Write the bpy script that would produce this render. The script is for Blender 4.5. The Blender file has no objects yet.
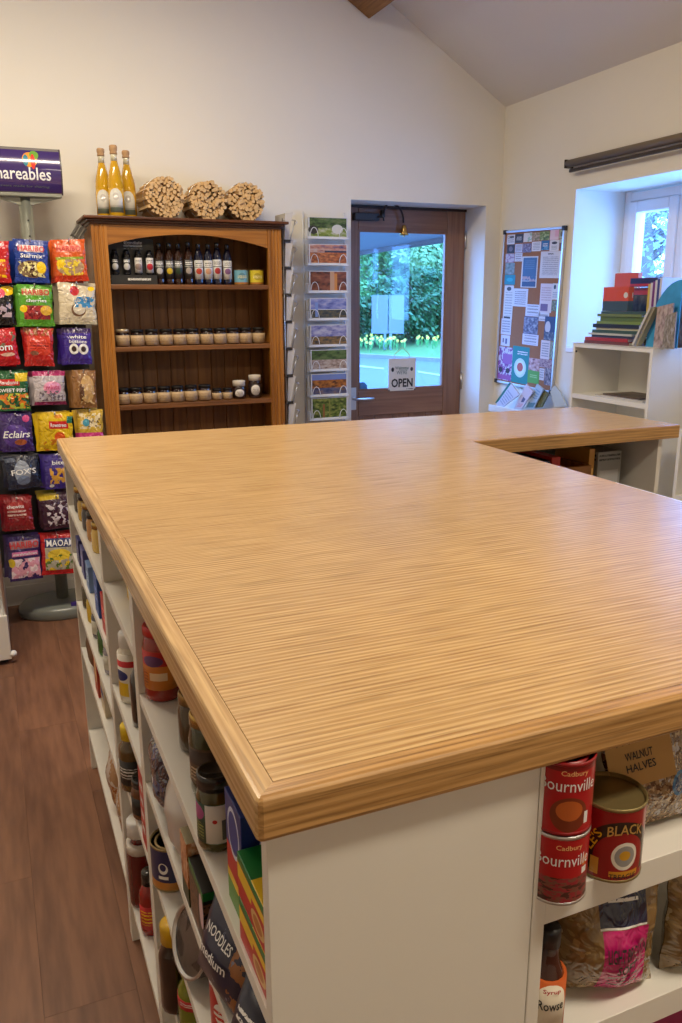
import bpy, bmesh, math, random
from mathutils import Vector, Matrix
R = random.Random(7)
S = bpy.context.scene
C = S.collection
rad = math.radians

# ------------------------------------------------------------------ camera
FPX, CX, CY = 816.0, 341.0, 511.5
PI_, YA, RO = rad(14.51), rad(23.05), rad(-0.25)
CAM = Vector((0, 0, 1.46))
fw = Vector((math.sin(YA)*math.cos(PI_), math.cos(YA)*math.cos(PI_), -math.sin(PI_)))
rt0 = Vector((math.cos(YA), -math.sin(YA), 0)); up0 = rt0.cross(fw)
rt = rt0*math.cos(RO)+up0*math.sin(RO); up = up0*math.cos(RO)-rt0*math.sin(RO)
cd = bpy.data.cameras.new('camera'); cam = bpy.data.objects.new('camera', cd); C.objects.link(cam)
cam.matrix_world = Matrix(((rt.x, up.x, -fw.x, CAM.x), (rt.y, up.y, -fw.y, CAM.y), (rt.z, up.z, -fw.z, CAM.z), (0, 0, 0, 1)))
cd.sensor_fit = 'VERTICAL'; cd.sensor_height = 36.0; cd.lens = FPX/1023*36.0; cd.clip_start = .02; cd.clip_end = 300
S.camera = cam

def on(ax, px, py, v):
    """photo pixel -> point on the plane ax=v"""
    d = fw + rt*((px-CX)/FPX) - up*((py-CY)/FPX)
    i = 'xyz'.index(ax)
    return CAM + d*((v-CAM[i])/d[i])

# ------------------------------------------------------------------ world and light
W = bpy.data.worlds.new('sky'); S.world = W; W.use_nodes = True
bg = W.node_tree.nodes['Background']
bg.inputs[0].default_value = (.14, .38, 1.0, 1); bg.inputs[1].default_value = 17.0
S.view_settings.view_transform = 'Standard'; S.view_settings.look = 'None'
S.view_settings.gamma = 1; S.view_settings.use_curve_mapping = False
S.view_settings.exposure = 0.0

def area(name, loc, sx, sy, power, col, rot=(0, 0, 0)):
    l = bpy.data.lights.new(name, 'AREA'); l.shape = 'RECTANGLE'; l.size = sx; l.size_y = sy
    l.energy = power; l.color = col
    o = bpy.data.objects.new(name, l); o.location = loc; o.rotation_euler = rot; C.objects.link(o); return o
WARM = (1.0, .86, .66)
area('ceiling_lamp_light', (1.2, -.05, 2.85), 1.2, .25, 38, WARM)
area('ceiling_lamp_light', (.1, 2.65, 3.0), 1.4, .25, 60, WARM)
for nm, loc, sx, sy, rot in (('door_portal', (2.245, 4.46, 1.39), .6, .92, (rad(-90), 0, 0)), ('window_portal', (3.2, 2.8, 1.6), .75, 1.35, (0, rad(90), 0))):
    po = area(nm, loc, sx, sy, 1, (1, 1, 1), rot); po.data.cycles.is_portal = True

# ------------------------------------------------------------------ materials
MC = {}
def lin(c):
    return tuple((x/12.92 if x <= .04045 else ((x+.055)/1.055)**2.4) for x in c)
def rgb(r, g, b): return lin((r/255., g/255., b/255.))
def _new(name):
    m = bpy.data.materials.new(name); m.use_nodes = True
    nt = m.node_tree; return m, nt, nt.nodes['Principled BSDF']
def mat(name, col, rough=.5, metal=0., coat=0., noise=0., nscale=40., bump=0., trans=0.):
    k = (name, col, rough, metal, coat, noise, nscale, bump, trans)
    if k in MC: return MC[k]
    m, nt, b = _new(name); L = nt.links.new
    b.inputs['Roughness'].default_value = rough; b.inputs['Metallic'].default_value = metal
    b.inputs['Coat Weight'].default_value = coat; b.inputs['Coat Roughness'].default_value = .12
    b.inputs['Transmission Weight'].default_value = trans
    b.inputs['Base Color'].default_value = (*col, 1)
    if noise or bump:
        tc = nt.nodes.new('ShaderNodeTexCoord'); n = nt.nodes.new('ShaderNodeTexNoise'); n.inputs['Scale'].default_value = nscale
        n.inputs['Detail'].default_value = 5
        L(tc.outputs['Object'], n.inputs['Vector'])
        if noise:
            mx = nt.nodes.new('ShaderNodeMix'); mx.data_type = 'RGBA'
            mx.inputs[6].default_value = (*[c*(1-noise) for c in col], 1); mx.inputs[7].default_value = (*[min(1, c*(1+noise)) for c in col], 1)
            L(n.outputs['Fac'], mx.inputs[0]); L(mx.outputs[2], b.inputs['Base Color'])
        if bump:
            bp = nt.nodes.new('ShaderNodeBump'); bp.inputs['Strength'].default_value = bump; bp.inputs['Distance'].default_value = .01
            L(n.outputs['Fac'], bp.inputs['Height']); L(bp.outputs[0], b.inputs['Normal'])
    MC[k] = m; return m

def wood(name, c0, c1, axis='x', fine=60., rough=.4, ring=0., bump=.15, coat=0., stretch=22., c2=None, ringamp=.14, rs=.35, pores=0., lines=0.):
    """long-grained wood: noise stretched along an axis plus broader ring bands"""
    m, nt, b = _new(name); L = nt.links.new; N = nt.nodes.new
    tc = N('ShaderNodeTexCoord'); oi = N('ShaderNodeObjectInfo')
    add = N('ShaderNodeVectorMath'); add.operation = 'MULTIPLY_ADD'
    cmb = N('ShaderNodeCombineXYZ')
    for i in range(3): L(oi.outputs['Random'], cmb.inputs[i])
    add.inputs[1].default_value = (9, 7, 5)
    L(cmb.outputs[0], add.inputs[0]); L(tc.outputs['Object'], add.inputs[2])
    mp = N('ShaderNodeMapping'); s = [1., 1., 1.]; s['xyz'.index(axis)] = 1/stretch; mp.inputs['Scale'].default_value = s
    L(add.outputs[0], mp.inputs['Vector'])
    n1 = N('ShaderNodeTexNoise'); n1.inputs['Scale'].default_value = fine*3; n1.inputs['Detail'].default_value = 4; L(mp.outputs[0], n1.inputs['Vector'])
    n2 = N('ShaderNodeTexNoise'); n2.inputs['Scale'].default_value = fine*rs; n2.inputs['Detail'].default_value = 1.5 if pores else 3; L(mp.outputs[0], n2.inputs['Vector'])
    w = N('ShaderNodeMath'); w.operation = 'MULTIPLY_ADD'; w.inputs[1].default_value = ring; L(n2.outputs['Fac'], w.inputs[0]); w.inputs[2].default_value = 0
    if lines:   # growth rings cut nearly straight: even dark lines that wander
        sx = N('ShaderNodeSeparateXYZ'); L(add.outputs[0], sx.inputs[0]); cr = N('ShaderNodeMath'); cr.operation = 'ADD'; L(sx.outputs[1 if axis == 'x' else 0], cr.inputs[0]); L(sx.outputs[2], cr.inputs[1])
        ln = N('ShaderNodeMath'); ln.operation = 'MULTIPLY'; ln.inputs[1].default_value = 6.283/lines; L(cr.outputs[0], ln.inputs[0]); L(ln.outputs[0], w.inputs[2])
    sn = N('ShaderNodeMath'); sn.operation = 'SINE'; L(w.outputs[0], sn.inputs[0])
    a = N('ShaderNodeMath'); a.operation = 'MULTIPLY_ADD'; L(sn.outputs[0], a.inputs[0]); a.inputs[1].default_value = ringamp *1 if ring else 0; a.inputs[2].default_value = 0
    a2 = N('ShaderNodeMath'); a2.operation = 'ADD'; L(a.outputs[0], a2.inputs[0])
    if lines:
        nn = N('ShaderNodeMath'); nn.operation = 'MULTIPLY_ADD'; nn.inputs[1].default_value = .6; nn.inputs[2].default_value = .26; L(n1.outputs['Fac'], nn.inputs[0]); L(nn.outputs[0], a2.inputs[1])
    else: L(n1.outputs['Fac'], a2.inputs[1])
    r = N('ShaderNodeValToRGB'); r.color_ramp.elements[0].position = .25; r.color_ramp.elements[1].position = .75
    r.color_ramp.elements[0].color = (*c0, 1); r.color_ramp.elements[1].color = (*c1, 1)
    L(a2.outputs[0], r.inputs[0])
    out = r.outputs[0]
    n3 = N('ShaderNodeTexNoise'); n3.inputs['Scale'].default_value = 2.2; L(add.outputs[0], n3.inputs['Vector'])
    hv = N('ShaderNodeHueSaturation'); vm = N('ShaderNodeMath'); vm.operation = 'MULTIPLY_ADD'; vm.inputs[1].default_value = .3; vm.inputs[2].default_value = .85
    L(n3.outputs['Fac'], vm.inputs[0]); L(vm.outputs[0], hv.inputs['Value']); L(out, hv.inputs['Color'])
    if pores:
        mp2 = N('ShaderNodeMapping'); s2 = [1., 1., 1.]; s2['xyz'.index(axis)] = 1/45; mp2.inputs['Scale'].default_value = s2; L(add.outputs[0], mp2.inputs['Vector'])
        n4 = N('ShaderNodeTexNoise'); n4.inputs['Scale'].default_value = 330; n4.inputs['Detail'].default_value = 2; L(mp2.outputs[0], n4.inputs['Vector'])
        mr = N('ShaderNodeMapRange'); mr.inputs[1].default_value = .52; mr.inputs[2].default_value = .68; mr.inputs[3].default_value = 0; mr.inputs[4].default_value = pores; L(n4.outputs['Fac'], mr.inputs[0])
        dk = N('ShaderNodeMix'); dk.data_type = 'RGBA'; dk.inputs[7].default_value = (*[c*.45 for c in c0], 1); L(mr.outputs[0], dk.inputs[0]); L(hv.outputs[0], dk.inputs[6]); L(dk.outputs[2], b.inputs['Base Color'])
    else: L(hv.outputs[0], b.inputs['Base Color'])
    b.inputs['Roughness'].default_value = rough; b.inputs['Coat Weight'].default_value = coat; b.inputs['Coat Roughness'].default_value = .2
    bp = N('ShaderNodeBump'); bp.inputs['Strength'].default_value = bump; bp.inputs['Distance'].default_value = .002
    L(a2.outputs[0], bp.inputs['Height']); L(bp.outputs[0], b.inputs['Normal'])
    return m

def pmat(name, base, shapes=(), rough=.4, coat=.0, metal=0., crinkle=0.):
    """flat print laid out in the UV square: ('r',u0,v0,u1,v1,col) ('e',cu,cv,ru,rv,col) ('l',u0,v0,u1,v1,rows,col) lines of small print
    ('n',u0,v0,u1,v1,scale,threshold,col) blotches ('g',u0,v0,u1,v1,scale,[cols]) picture"""
    m, nt, b = _new(name); L = nt.links.new; N = nt.nodes.new
    b.inputs['Roughness'].default_value = rough; b.inputs['Coat Weight'].default_value = coat; b.inputs['Metallic'].default_value = metal
    uv = N('ShaderNodeTexCoord').outputs['UV']
    rg = N('ShaderNodeRGB'); rg.outputs[0].default_value = (*base, 1); cur = rg.outputs[0]
    def vm(op, a, v=None, w=None):
        n = N('ShaderNodeVectorMath'); n.operation = op; L(a, n.inputs[0])
        if v is not None: n.inputs[1].default_value = v
        return n
    def mth(op, a, v=None, c=None):
        n = N('ShaderNodeMath'); n.operation = op; L(a, n.inputs[0])
        if v is not None:
            if isinstance(v, (int, float)): n.inputs[1].default_value = v
            else: L(v, n.inputs[1])
        return n.outputs[0]
    for s in shapes:
        t = s[0]
        if t == 'e': cu, cv, ru, rv = s[1:5]
        else: cu, cv, ru, rv = (s[1]+s[3])/2, (s[2]+s[4])/2, max(1e-4, (s[3]-s[1])/2), max(1e-4, (s[4]-s[2])/2)
        q = vm('SUBTRACT', uv, (cu, cv, 0)); q = vm('MULTIPLY', q.outputs[0], (1/ru, 1/rv, 0))
        if t == 'e': d = vm('LENGTH', q.outputs[0]).outputs['Value']
        else:
            q = vm('ABSOLUTE', q.outputs[0]); sp = N('ShaderNodeSeparateXYZ'); L(q.outputs[0], sp.inputs[0])
            d = mth('MAXIMUM', sp.outputs[0], sp.outputs[1])
        fac = mth('LESS_THAN', d, 1.0)
        col = s[-1]; colsock = None
        if t in 'lng':
            if t == 'l':
                sp = N('ShaderNodeSeparateXYZ'); L(uv, sp.inputs[0])
                k = mth('MULTIPLY', sp.outputs[1], s[5]/(s[4]-s[2])); k = mth('FRACT', k); k = mth('LESS_THAN', k, .5)
                fac = mth('MULTIPLY', fac, k)
                nz = N('ShaderNodeTexNoise'); nz.inputs['Scale'].default_value = 30; L(uv, nz.inputs['Vector'])
                fac = mth('MULTIPLY', fac, mth('GREATER_THAN', nz.outputs['Fac'], .42))
            else:
                nz = N('ShaderNodeTexNoise'); nz.inputs['Scale'].default_value = s[5]; nz.inputs['Detail'].default_value = 3
                ad = vm('ADD', uv, (cu*7.3+s[5], cv*3.1, ru*9)); L(ad.outputs[0], nz.inputs['Vector'])
                if t == 'n': fac = mth('MULTIPLY', fac, mth('GREATER_THAN', nz.outputs['Fac'], s[6]))
                else:
                    cr = N('ShaderNodeValToRGB'); cols = s[-1]; e = cr.color_ramp.elements
                    while len(e) < len(cols): e.new(.5)
                    for i, c in enumerate(cols):
                        e[i].position = .3+.4*i/(len(cols)-1); e[i].color = (*c, 1)
                    L(nz.outputs['Fac'], cr.inputs[0]); colsock = cr.outputs[0]
        mx = N('ShaderNodeMix'); mx.data_type = 'RGBA'; L(fac, mx.inputs[0]); L(cur, mx.inputs[6])
        if colsock: L(colsock, mx.inputs[7])
        else: mx.inputs[7].default_value = (*col, 1)
        cur = mx.outputs[2]
    L(cur, b.inputs['Base Color'])
    if crinkle:
        nz = N('ShaderNodeTexNoise'); nz.inputs['Scale'].default_value = 5; nz.inputs['Detail'].default_value = 2; nz.inputs['Distortion'].default_value = 1.2; L(uv, nz.inputs['Vector'])
        bp = N('ShaderNodeBump'); bp.inputs['Strength'].default_value = crinkle; bp.inputs['Distance'].default_value = .02; L(nz.outputs['Fac'], bp.inputs['Height']); L(bp.outputs[0], b.inputs['Normal']); L(bp.outputs[0], b.inputs['Coat Normal'])
    return m

def thin_glass(name, tint=(.96, .98, 1.)):
    m, nt, b = _new(name); nt.nodes.remove(b); L = nt.links.new; N = nt.nodes.new
    t = N('ShaderNodeBsdfTransparent'); t.inputs[0].default_value = (*tint, 1)
    g = N('ShaderNodeBsdfGlossy'); g.inputs['Roughness'].default_value = .03
    lw = N('ShaderNodeLayerWeight'); lw.inputs[0].default_value = .5
    pw5 = N('ShaderNodeMath'); pw5.operation = 'POWER'; pw5.inputs[1].default_value = 5; L(lw.outputs['Facing'], pw5.inputs[0])
    fr = N('ShaderNodeMath'); fr.operation = 'MULTIPLY_ADD'; fr.inputs[1].default_value = .7; fr.inputs[2].default_value = .03; L(pw5.outputs[0], fr.inputs[0])
    mx = N('ShaderNodeMixShader'); L(fr.outputs[0], mx.inputs[0]); L(t.outputs[0], mx.inputs[1]); L(g.outputs[0], mx.inputs[2])
    L(mx.outputs[0], nt.nodes['Material Output'].inputs[0]); return m

WHITE = (.85, .85, .83); K = rgb(20, 20, 22); CREAM = rgb(232, 222, 196); RED = rgb(196, 28, 30); YEL = rgb(240, 200, 30)
PURP = rgb(70, 40, 140); NAVY = rgb(22, 28, 80); GRN = rgb(70, 160, 50); PINK = rgb(225, 130, 170); ORG = rgb(230, 110, 30)
M_wall = mat('wall_paint', (.80, .765, .68), .85, noise=.03, nscale=3, bump=.12)
M_ceil = mat('ceiling_paint', (.72, .68, .62), .9, noise=.03, nscale=2)
M_mel = mat('white_melamine', (.80, .78, .72), .38)
M_glint = mat('edge_glint_white', (.84, .83, .80), .3)
M_oak = wood('oak_worktop', rgb(168, 126, 78), rgb(217, 182, 128), 'x', 60, .25, ring=95, bump=.10, stretch=16, rs=.07, ringamp=.15, pores=.45, lines=.0082)
M_oaky = wood('oak_edging', rgb(168, 128, 80), rgb(217, 181, 126), 'y', 60, .25, ring=30, bump=.10, stretch=22, rs=.08, ringamp=.10, pores=.4, lines=.009)
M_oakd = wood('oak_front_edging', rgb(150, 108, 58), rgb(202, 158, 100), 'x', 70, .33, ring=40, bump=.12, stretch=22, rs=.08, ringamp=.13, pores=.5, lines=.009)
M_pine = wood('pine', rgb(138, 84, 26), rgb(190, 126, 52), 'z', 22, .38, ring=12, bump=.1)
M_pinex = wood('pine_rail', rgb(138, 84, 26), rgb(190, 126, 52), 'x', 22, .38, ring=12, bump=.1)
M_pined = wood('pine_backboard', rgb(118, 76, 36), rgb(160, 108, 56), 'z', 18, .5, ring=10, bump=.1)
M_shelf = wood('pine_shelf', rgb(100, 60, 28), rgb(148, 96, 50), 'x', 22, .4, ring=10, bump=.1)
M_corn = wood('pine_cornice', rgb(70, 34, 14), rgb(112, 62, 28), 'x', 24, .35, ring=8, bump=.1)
M_door = wood('door_timber', rgb(124, 88, 68), rgb(152, 114, 90), 'z', 26, .45, ring=8, bump=.1)
M_doorx = wood('door_timber_rail', rgb(124, 88, 68), rgb(152, 114, 90), 'x', 26, .45, ring=8, bump=.1)
M_beam = wood('beam_timber', rgb(120, 82, 44), rgb(176, 128, 76), 'y', 20, .6, ring=9, bump=.3)
M_floor = wood('laminate', rgb(100, 66, 48), rgb(134, 94, 70), 'y', 16, .42, ring=16, bump=.05, stretch=9)
M_glass = thin_glass('clear_glass')
M_black = mat('black_plastic', (.015, .015, .017), .35)
M_steel = mat('steel', (.6, .6, .6), .3, 1.)
M_wire = mat('white_wire', (.75, .76, .78), .35)
M_brass = mat('brass', (.75, .45, .12), .25, 1.)
M_upvc = mat('white_upvc', (.82, .82, .84), .3)
M_grey = mat('grey_metal', rgb(150, 152, 140), .35, .6)
M_greyp = mat('grey_plastic', rgb(120, 124, 116), .3, coat=.3)
M_dark = mat('dark_panel', (.035, .035, .04), .5)
M_page = mat('paper', (.8, .79, .75), .8)

# ------------------------------------------------------------------ mesh helpers
class MB:
    def __init__(s): s.v = []; s.f = []; s.uv = {}; s.sm = set()
    def box(s, a, b):
        x0, y0, z0 = [min(a[i], b[i]) for i in range(3)]; x1, y1, z1 = [max(a[i], b[i]) for i in range(3)]
        n = len(s.v); s.v += [(x0,y0,z0),(x1,y0,z0),(x1,y1,z0),(x0,y1,z0),(x0,y0,z1),(x1,y0,z1),(x1,y1,z1),(x0,y1,z1)]
        uvq = [(0,0),(1,0),(1,1),(0,1)]
        for q, u in (((0,3,2,1), [(5,5)]*4), ((4,5,6,7), [(2,0),(3,0),(3,1),(2,1)]), ((0,1,5,4), uvq), ((2,3,7,6), uvq), ((3,0,4,7), uvq), ((1,2,6,5), uvq)):
            s.uv[len(s.f)] = u; s.f.append(tuple(n+i for i in q))
        return s
    def poly(s, pts, uv=None):
        n = len(s.v); s.v += [tuple(p) for p in pts]
        if uv: s.uv[len(s.f)] = uv
        s.f.append(tuple(range(n, n+len(pts)))); return s
    def prism(s, pts, d):
        """polygon pts extruded by vector d"""
        n = len(s.v); k = len(pts); d = Vector(d); s.v += [tuple(p) for p in pts]+[tuple(Vector(p)+d) for p in pts]
        if k == 4: s.uv[len(s.f)] = [(0,0),(1,0),(1,1),(0,1)]
        s.f.append(tuple(range(n, n+k))); s.f.append(tuple(range(n+2*k-1, n+k-1, -1)))
        for i in range(k): s.f.append((n+i, n+k+i, n+k+(i+1) % k, n+(i+1) % k))
        return s
    def tube(s, pts, r, seg=8, cap=True):
        pts = [Vector(p) for p in pts]; n0 = len(s.v); rs = r if isinstance(r, (list, tuple)) else [r]*len(pts)
        for i, p in enumerate(pts):
            t = (pts[min(i+1, len(pts)-1)]-pts[max(i-1, 0)]).normalized()
            a = t.orthogonal().normalized() if i == 0 else (a-t*a.dot(t)).normalized()
            b = t.cross(a)
            for j in range(seg):
                th = 2*math.pi*j/seg; s.v.append(tuple(p+(a*math.cos(th)+b*math.sin(th))*rs[i]))
        for i in range(len(pts)-1):
            for j in range(seg):
                s.sm.add(len(s.f)); s.f.append((n0+i*seg+j, n0+i*seg+(j+1) % seg, n0+(i+1)*seg+(j+1) % seg, n0+(i+1)*seg+j))
        if cap:
            s.f.append(tuple(n0+j for j in range(seg-1, -1, -1))); e = n0+(len(pts)-1)*seg; s.f.append(tuple(e+j for j in range(seg)))
        return s
    def lathe(s, prof, o=(0, 0, 0), seg=20, sx=1, sy=1, caps=True):
        """prof: [(r,z)...]; u runs round from the back seam, v from 0 to 1 over the height"""
        n0 = len(s.v); z0 = min(p[1] for p in prof); h = (max(p[1] for p in prof)-z0) or 1
        for r, z in prof:
            for j in range(seg):
                th = 2*math.pi*j/seg+math.pi/2; s.v.append((o[0]+r*sx*math.cos(th), o[1]+r*sy*math.sin(th), o[2]+z))
        for i in range(len(prof)-1):
            v0 = (prof[i][1]-z0)/h; v1 = (prof[i+1][1]-z0)/h
            for j in range(seg):
                s.sm.add(len(s.f)); s.uv[len(s.f)] = [(j/seg, v0), ((j+1)/seg, v0), ((j+1)/seg, v1), (j/seg, v1)]
                s.f.append((n0+i*seg+j, n0+i*seg+(j+1) % seg, n0+(i+1)*seg+(j+1) % seg, n0+(i+1)*seg+j))
        if caps and prof[0][0] > 1e-5: s.uv[len(s.f)] = [(5,5)]*seg; s.f.append(tuple(n0+j for j in range(seg-1, -1, -1)))
        if caps and prof[-1][0] > 1e-5: e = n0+(len(prof)-1)*seg; s.uv[len(s.f)] = [(5,5)]*seg; s.f.append(tuple(e+j for j in range(seg)))
        return s
    def build(s, name, m, parent=None, world=True, bevel=0, bseg=2):
        off = Vector((0, 0, 0))
        if parent and world:
            p = parent
            while p: off += p.location; p = p.parent
        me = bpy.data.meshes.new(name); me.from_pydata([(x-off.x, y-off.y, z-off.z) for x, y, z in s.v], [], s.f)
        ul = me.uv_layers.new(name='UVMap'); i = 0
        for fi, p in enumerate(me.polygons):
            u = s.uv.get(fi)
            if u:
                for k, li in enumerate(p.loop_indices): ul.data[li].uv = u[k % len(u)]
            else:
                for li in p.loop_indices: ul.data[li].uv = (5, 5)
            if fi in s.sm: p.use_smooth = True
        me.materials.append(m); me.update()
        if bevel:
            bm = bmesh.new(); bm.from_mesh(me); bmesh.ops.remove_doubles(bm, verts=bm.verts, dist=1e-5)
            bmesh.ops.bevel(bm, geom=list(bm.edges), offset=bevel, segments=bseg, profile=.5, affect='EDGES', clamp_overlap=True); bm.to_mesh(me); bm.free()
        o = bpy.data.objects.new(name, me); C.objects.link(o)
        if parent: o.parent = parent
        return o
def bx(a, b): return MB().box(a, b)
def tag(o, label, cat, group=None):
    o['label'] = label; o['category'] = cat
    if group: o['group'] = group
    return o
def struct(o, label=None):
    o['kind'] = 'structure'
    if label: o['label'] = label
    return o
def thing(name, label, cat, loc=(0, 0, 0), rz=0, group=None):
    o = bpy.data.objects.new(name, None); C.objects.link(o); o.location = loc; o.rotation_euler = (0, 0, rz); o.empty_display_size = .05
    return tag(o, label, cat, group)
def dup(root, loc=None, rz=None, label=None, group=None, parts=True):
    r = root.copy(); C.objects.link(r)
    if loc is not None: r.location = loc
    if rz is not None: r.rotation_euler = (0, 0, rz)
    if label: r['label'] = label
    if group: r['group'] = group
    for ch in list(root.children) if parts else []:
        c = ch.copy(); C.objects.link(c); c.parent = r
        for g in ch.children:
            d = g.copy(); C.objects.link(d); d.parent = c
    return r

TXT = {}
def text_bm(s, bold=0):
    if (s, bold) not in TXT:
        cu = bpy.data.curves.new('t', 'FONT'); cu.body = s; cu.offset = bold; cu.resolution_u = 2; cu.fill_mode = 'FRONT'
        ob = bpy.data.objects.new('t', cu); me = bpy.data.meshes.new_from_object(ob)
        vs = [v.co.copy() for v in me.vertices]; fs = [tuple(p.vertices) for p in me.polygons]
        bpy.data.objects.remove(ob); bpy.data.curves.remove(cu); bpy.data.meshes.remove(me)
        x0 = min(v.x for v in vs); x1 = max(v.x for v in vs); y0 = min(v.y for v in vs); y1 = max(v.y for v in vs)
        TXT[s, bold] = ([((v.x-x0)/(x1-x0)-.5, (v.y-y0)/(y1-y0)-.5) for v in vs], fs)
    return TXT[s, bold]
def lettering(parent, s, fn, w, h, m, name='lettering', cut=0, slant=0, bold=.012):
    """text of size w x h, each point (x,y) sent to fn(x,y)->local 3D"""
    vs, fs = text_bm(s, bold); bm = bmesh.new()
    bv = [bm.verts.new((x*w+slant*y*h, y*h, 0)) for x, y in vs]
    for f in fs:
        try: bm.faces.new([bv[i] for i in f])
        except ValueError: pass
    if cut:
        k = int(w/cut)
        for i in range(1, k):
            bmesh.ops.bisect_plane(bm, geom=bm.verts[:]+bm.edges[:]+bm.faces[:], plane_co=(-w/2+w*i/k, 0, 0), plane_no=(1, 0, 0))
        k = int(h/cut)
        for i in range(1, k):
            bmesh.ops.bisect_plane(bm, geom=bm.verts[:]+bm.edges[:]+bm.faces[:], plane_co=(0, -h/2+h*i/k, 0), plane_no=(0, 1, 0))
    for v in bm.verts: v.co = Vector(fn(v.co.x, v.co.y))
    me = bpy.data.meshes.new(name); bm.to_mesh(me); bm.free(); me.materials.append(m)
    o = bpy.data.objects.new(name, me); C.objects.link(o); o.parent = parent; return o
M_ink = mat('black_ink', (.02, .02, .02), .6); M_inkw = mat('white_ink', (.85, .85, .85), .5); M_inky = mat('yellow_ink', YEL, .5)
M_inkr = mat('red_ink', RED, .5); M_gold = mat('gold_ink', (.75, .5, .15), .35, .6)

# ================================================================== THE ROOM
XR, YB, XL, YF = 2.76, 4.15, -1.76, -1.9
EAVE, RIDGE_X = 2.485, .5
SL = .593; RZ = EAVE+(XR-RIDGE_X)*SL
def roofz(x): return RZ-abs(x-RIDGE_X)*SL
# floor with laminate planks
fl = struct(bx((XL-.3, YF-.3, -.12), (XR+.3, YB+.25, -.012)).build('floor', mat('floor_base', (.03, .02, .015), .8)))
pw, pl = .192, 1.285
base = None
nx = int((XR-XL)/pw)+1
for i in range(nx):
    x0 = XL+i*pw; y0 = YF-((i*.37) % 1)*pl
    while y0 < YB:
        a, b = max(y0, YF), min(y0+pl, YB); xb = min(x0+pw, XR)
        if b-a > .02 and xb-x0 > .02:
            full = abs(b-a-pl) < 1e-6 and abs(xb-x0-pw) < 1e-6
            if full and base: o = base.copy(); C.objects.link(o); o.location = (x0, a, 0)
            else:
                o = MB().box((x0+.0003, a+.0003, -.012), (xb-.0003, b-.0003, 0)).build('plank', M_floor, fl); me = o.data
                for v in me.vertices: v.co -= Vector((x0, a, 0))
                o.location = (x0, a, 0)
                if full: base = o
            o.parent = fl
        y0 += pl
# walls
REC = (1.83, 2.66, 1.97)   # door recess
bwm = MB()
TH = .30
def wallpoly(pts, d): bwm.prism(pts, d)
wallpoly([(XL, YB, 0), (REC[0], YB, 0), (REC[0], YB, roofz(REC[0])), (RIDGE_X, YB, RZ), (XL, YB, roofz(XL))], (0, TH, 0))
wallpoly([(REC[0], YB, REC[2]), (REC[1], YB, REC[2]), (REC[1], YB, roofz(REC[1])), (REC[0], YB, roofz(REC[0]))], (0, TH, 0))
wallpoly([(REC[1], YB, 0), (XR+.3, YB, 0), (XR+.3, YB, roofz(XR+.3)), (REC[1], YB, roofz(REC[1]))], (0, TH, 0))
struct(bwm.build('wall_back', M_wall))
WY0, WY1, WZ0, WZ1, WX = 2.05, 3.50, 1.20, 1.985, 3.07
rw = MB()
for a, b in (((XR, YF, 0), (XR+.36, WY0, EAVE)), ((XR, WY1, 0), (XR+.36, YB, EAVE)), ((XR, WY0, 0), (XR+.36, WY1, WZ0)), ((XR, WY0, WZ1), (XR+.36, WY1, EAVE))): rw.box(a, b)
struct(rw.build('wall_right', M_wall))
struct(bx((XL-.3, YF, 0), (XL, YB, EAVE)).build('wall_left', M_wall))
fm = MB(); fm.prism([(XL-.3, YF, 0), (XR+.3, YF, 0), (XR+.3, YF, roofz(XR+.3)), (RIDGE_X, YF, RZ), (XL-.3, YF, roofz(XL-.3))], (0, -.3, 0))
struct(fm.build('wall_front', M_wall))
cm = MB()
for xe in (XR+.4, XL-.4):
    cm.prism([(RIDGE_X, YF-.3, RZ), (RIDGE_X, YB+.3, RZ), (xe, YB+.3, roofz(xe)), (xe, YF-.3, roofz(xe))], (0, 0, .15))
struct(cm.build('ceiling', M_ceil))
# roof purlin on the right-hand slope
n = Vector((SL, 0, 1)).normalized(); t = Vector((1, 0, -SL)).normalized()
pr = Vector((1.925, 0, 2.818)); bmb = MB()
c0 = pr; c1 = pr-t*.17; c2 = c1+n*.16; c3 = c0+n*.16
bmb.prism([Vector((c.x, YF+.05, c.z)) for c in (c0, c1, c2, c3)], (0, YB-YF-.06, 0))
struct(bmb.build('trim_1', M_beam, bevel=.006))
bpy.data.objects['trim_1']['label'] = 'rough timber roof beam under the sloping ceiling'
for nm, a, b in (('baseboard_back', (XL, YB-.016, 0), (REC[0], YB, .10)), ('baseboard_right', (XR-.016, YF, 0), (XR, YB, .10))):
    struct(bx(a, b).build(nm, M_mel, bevel=.003))

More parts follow.
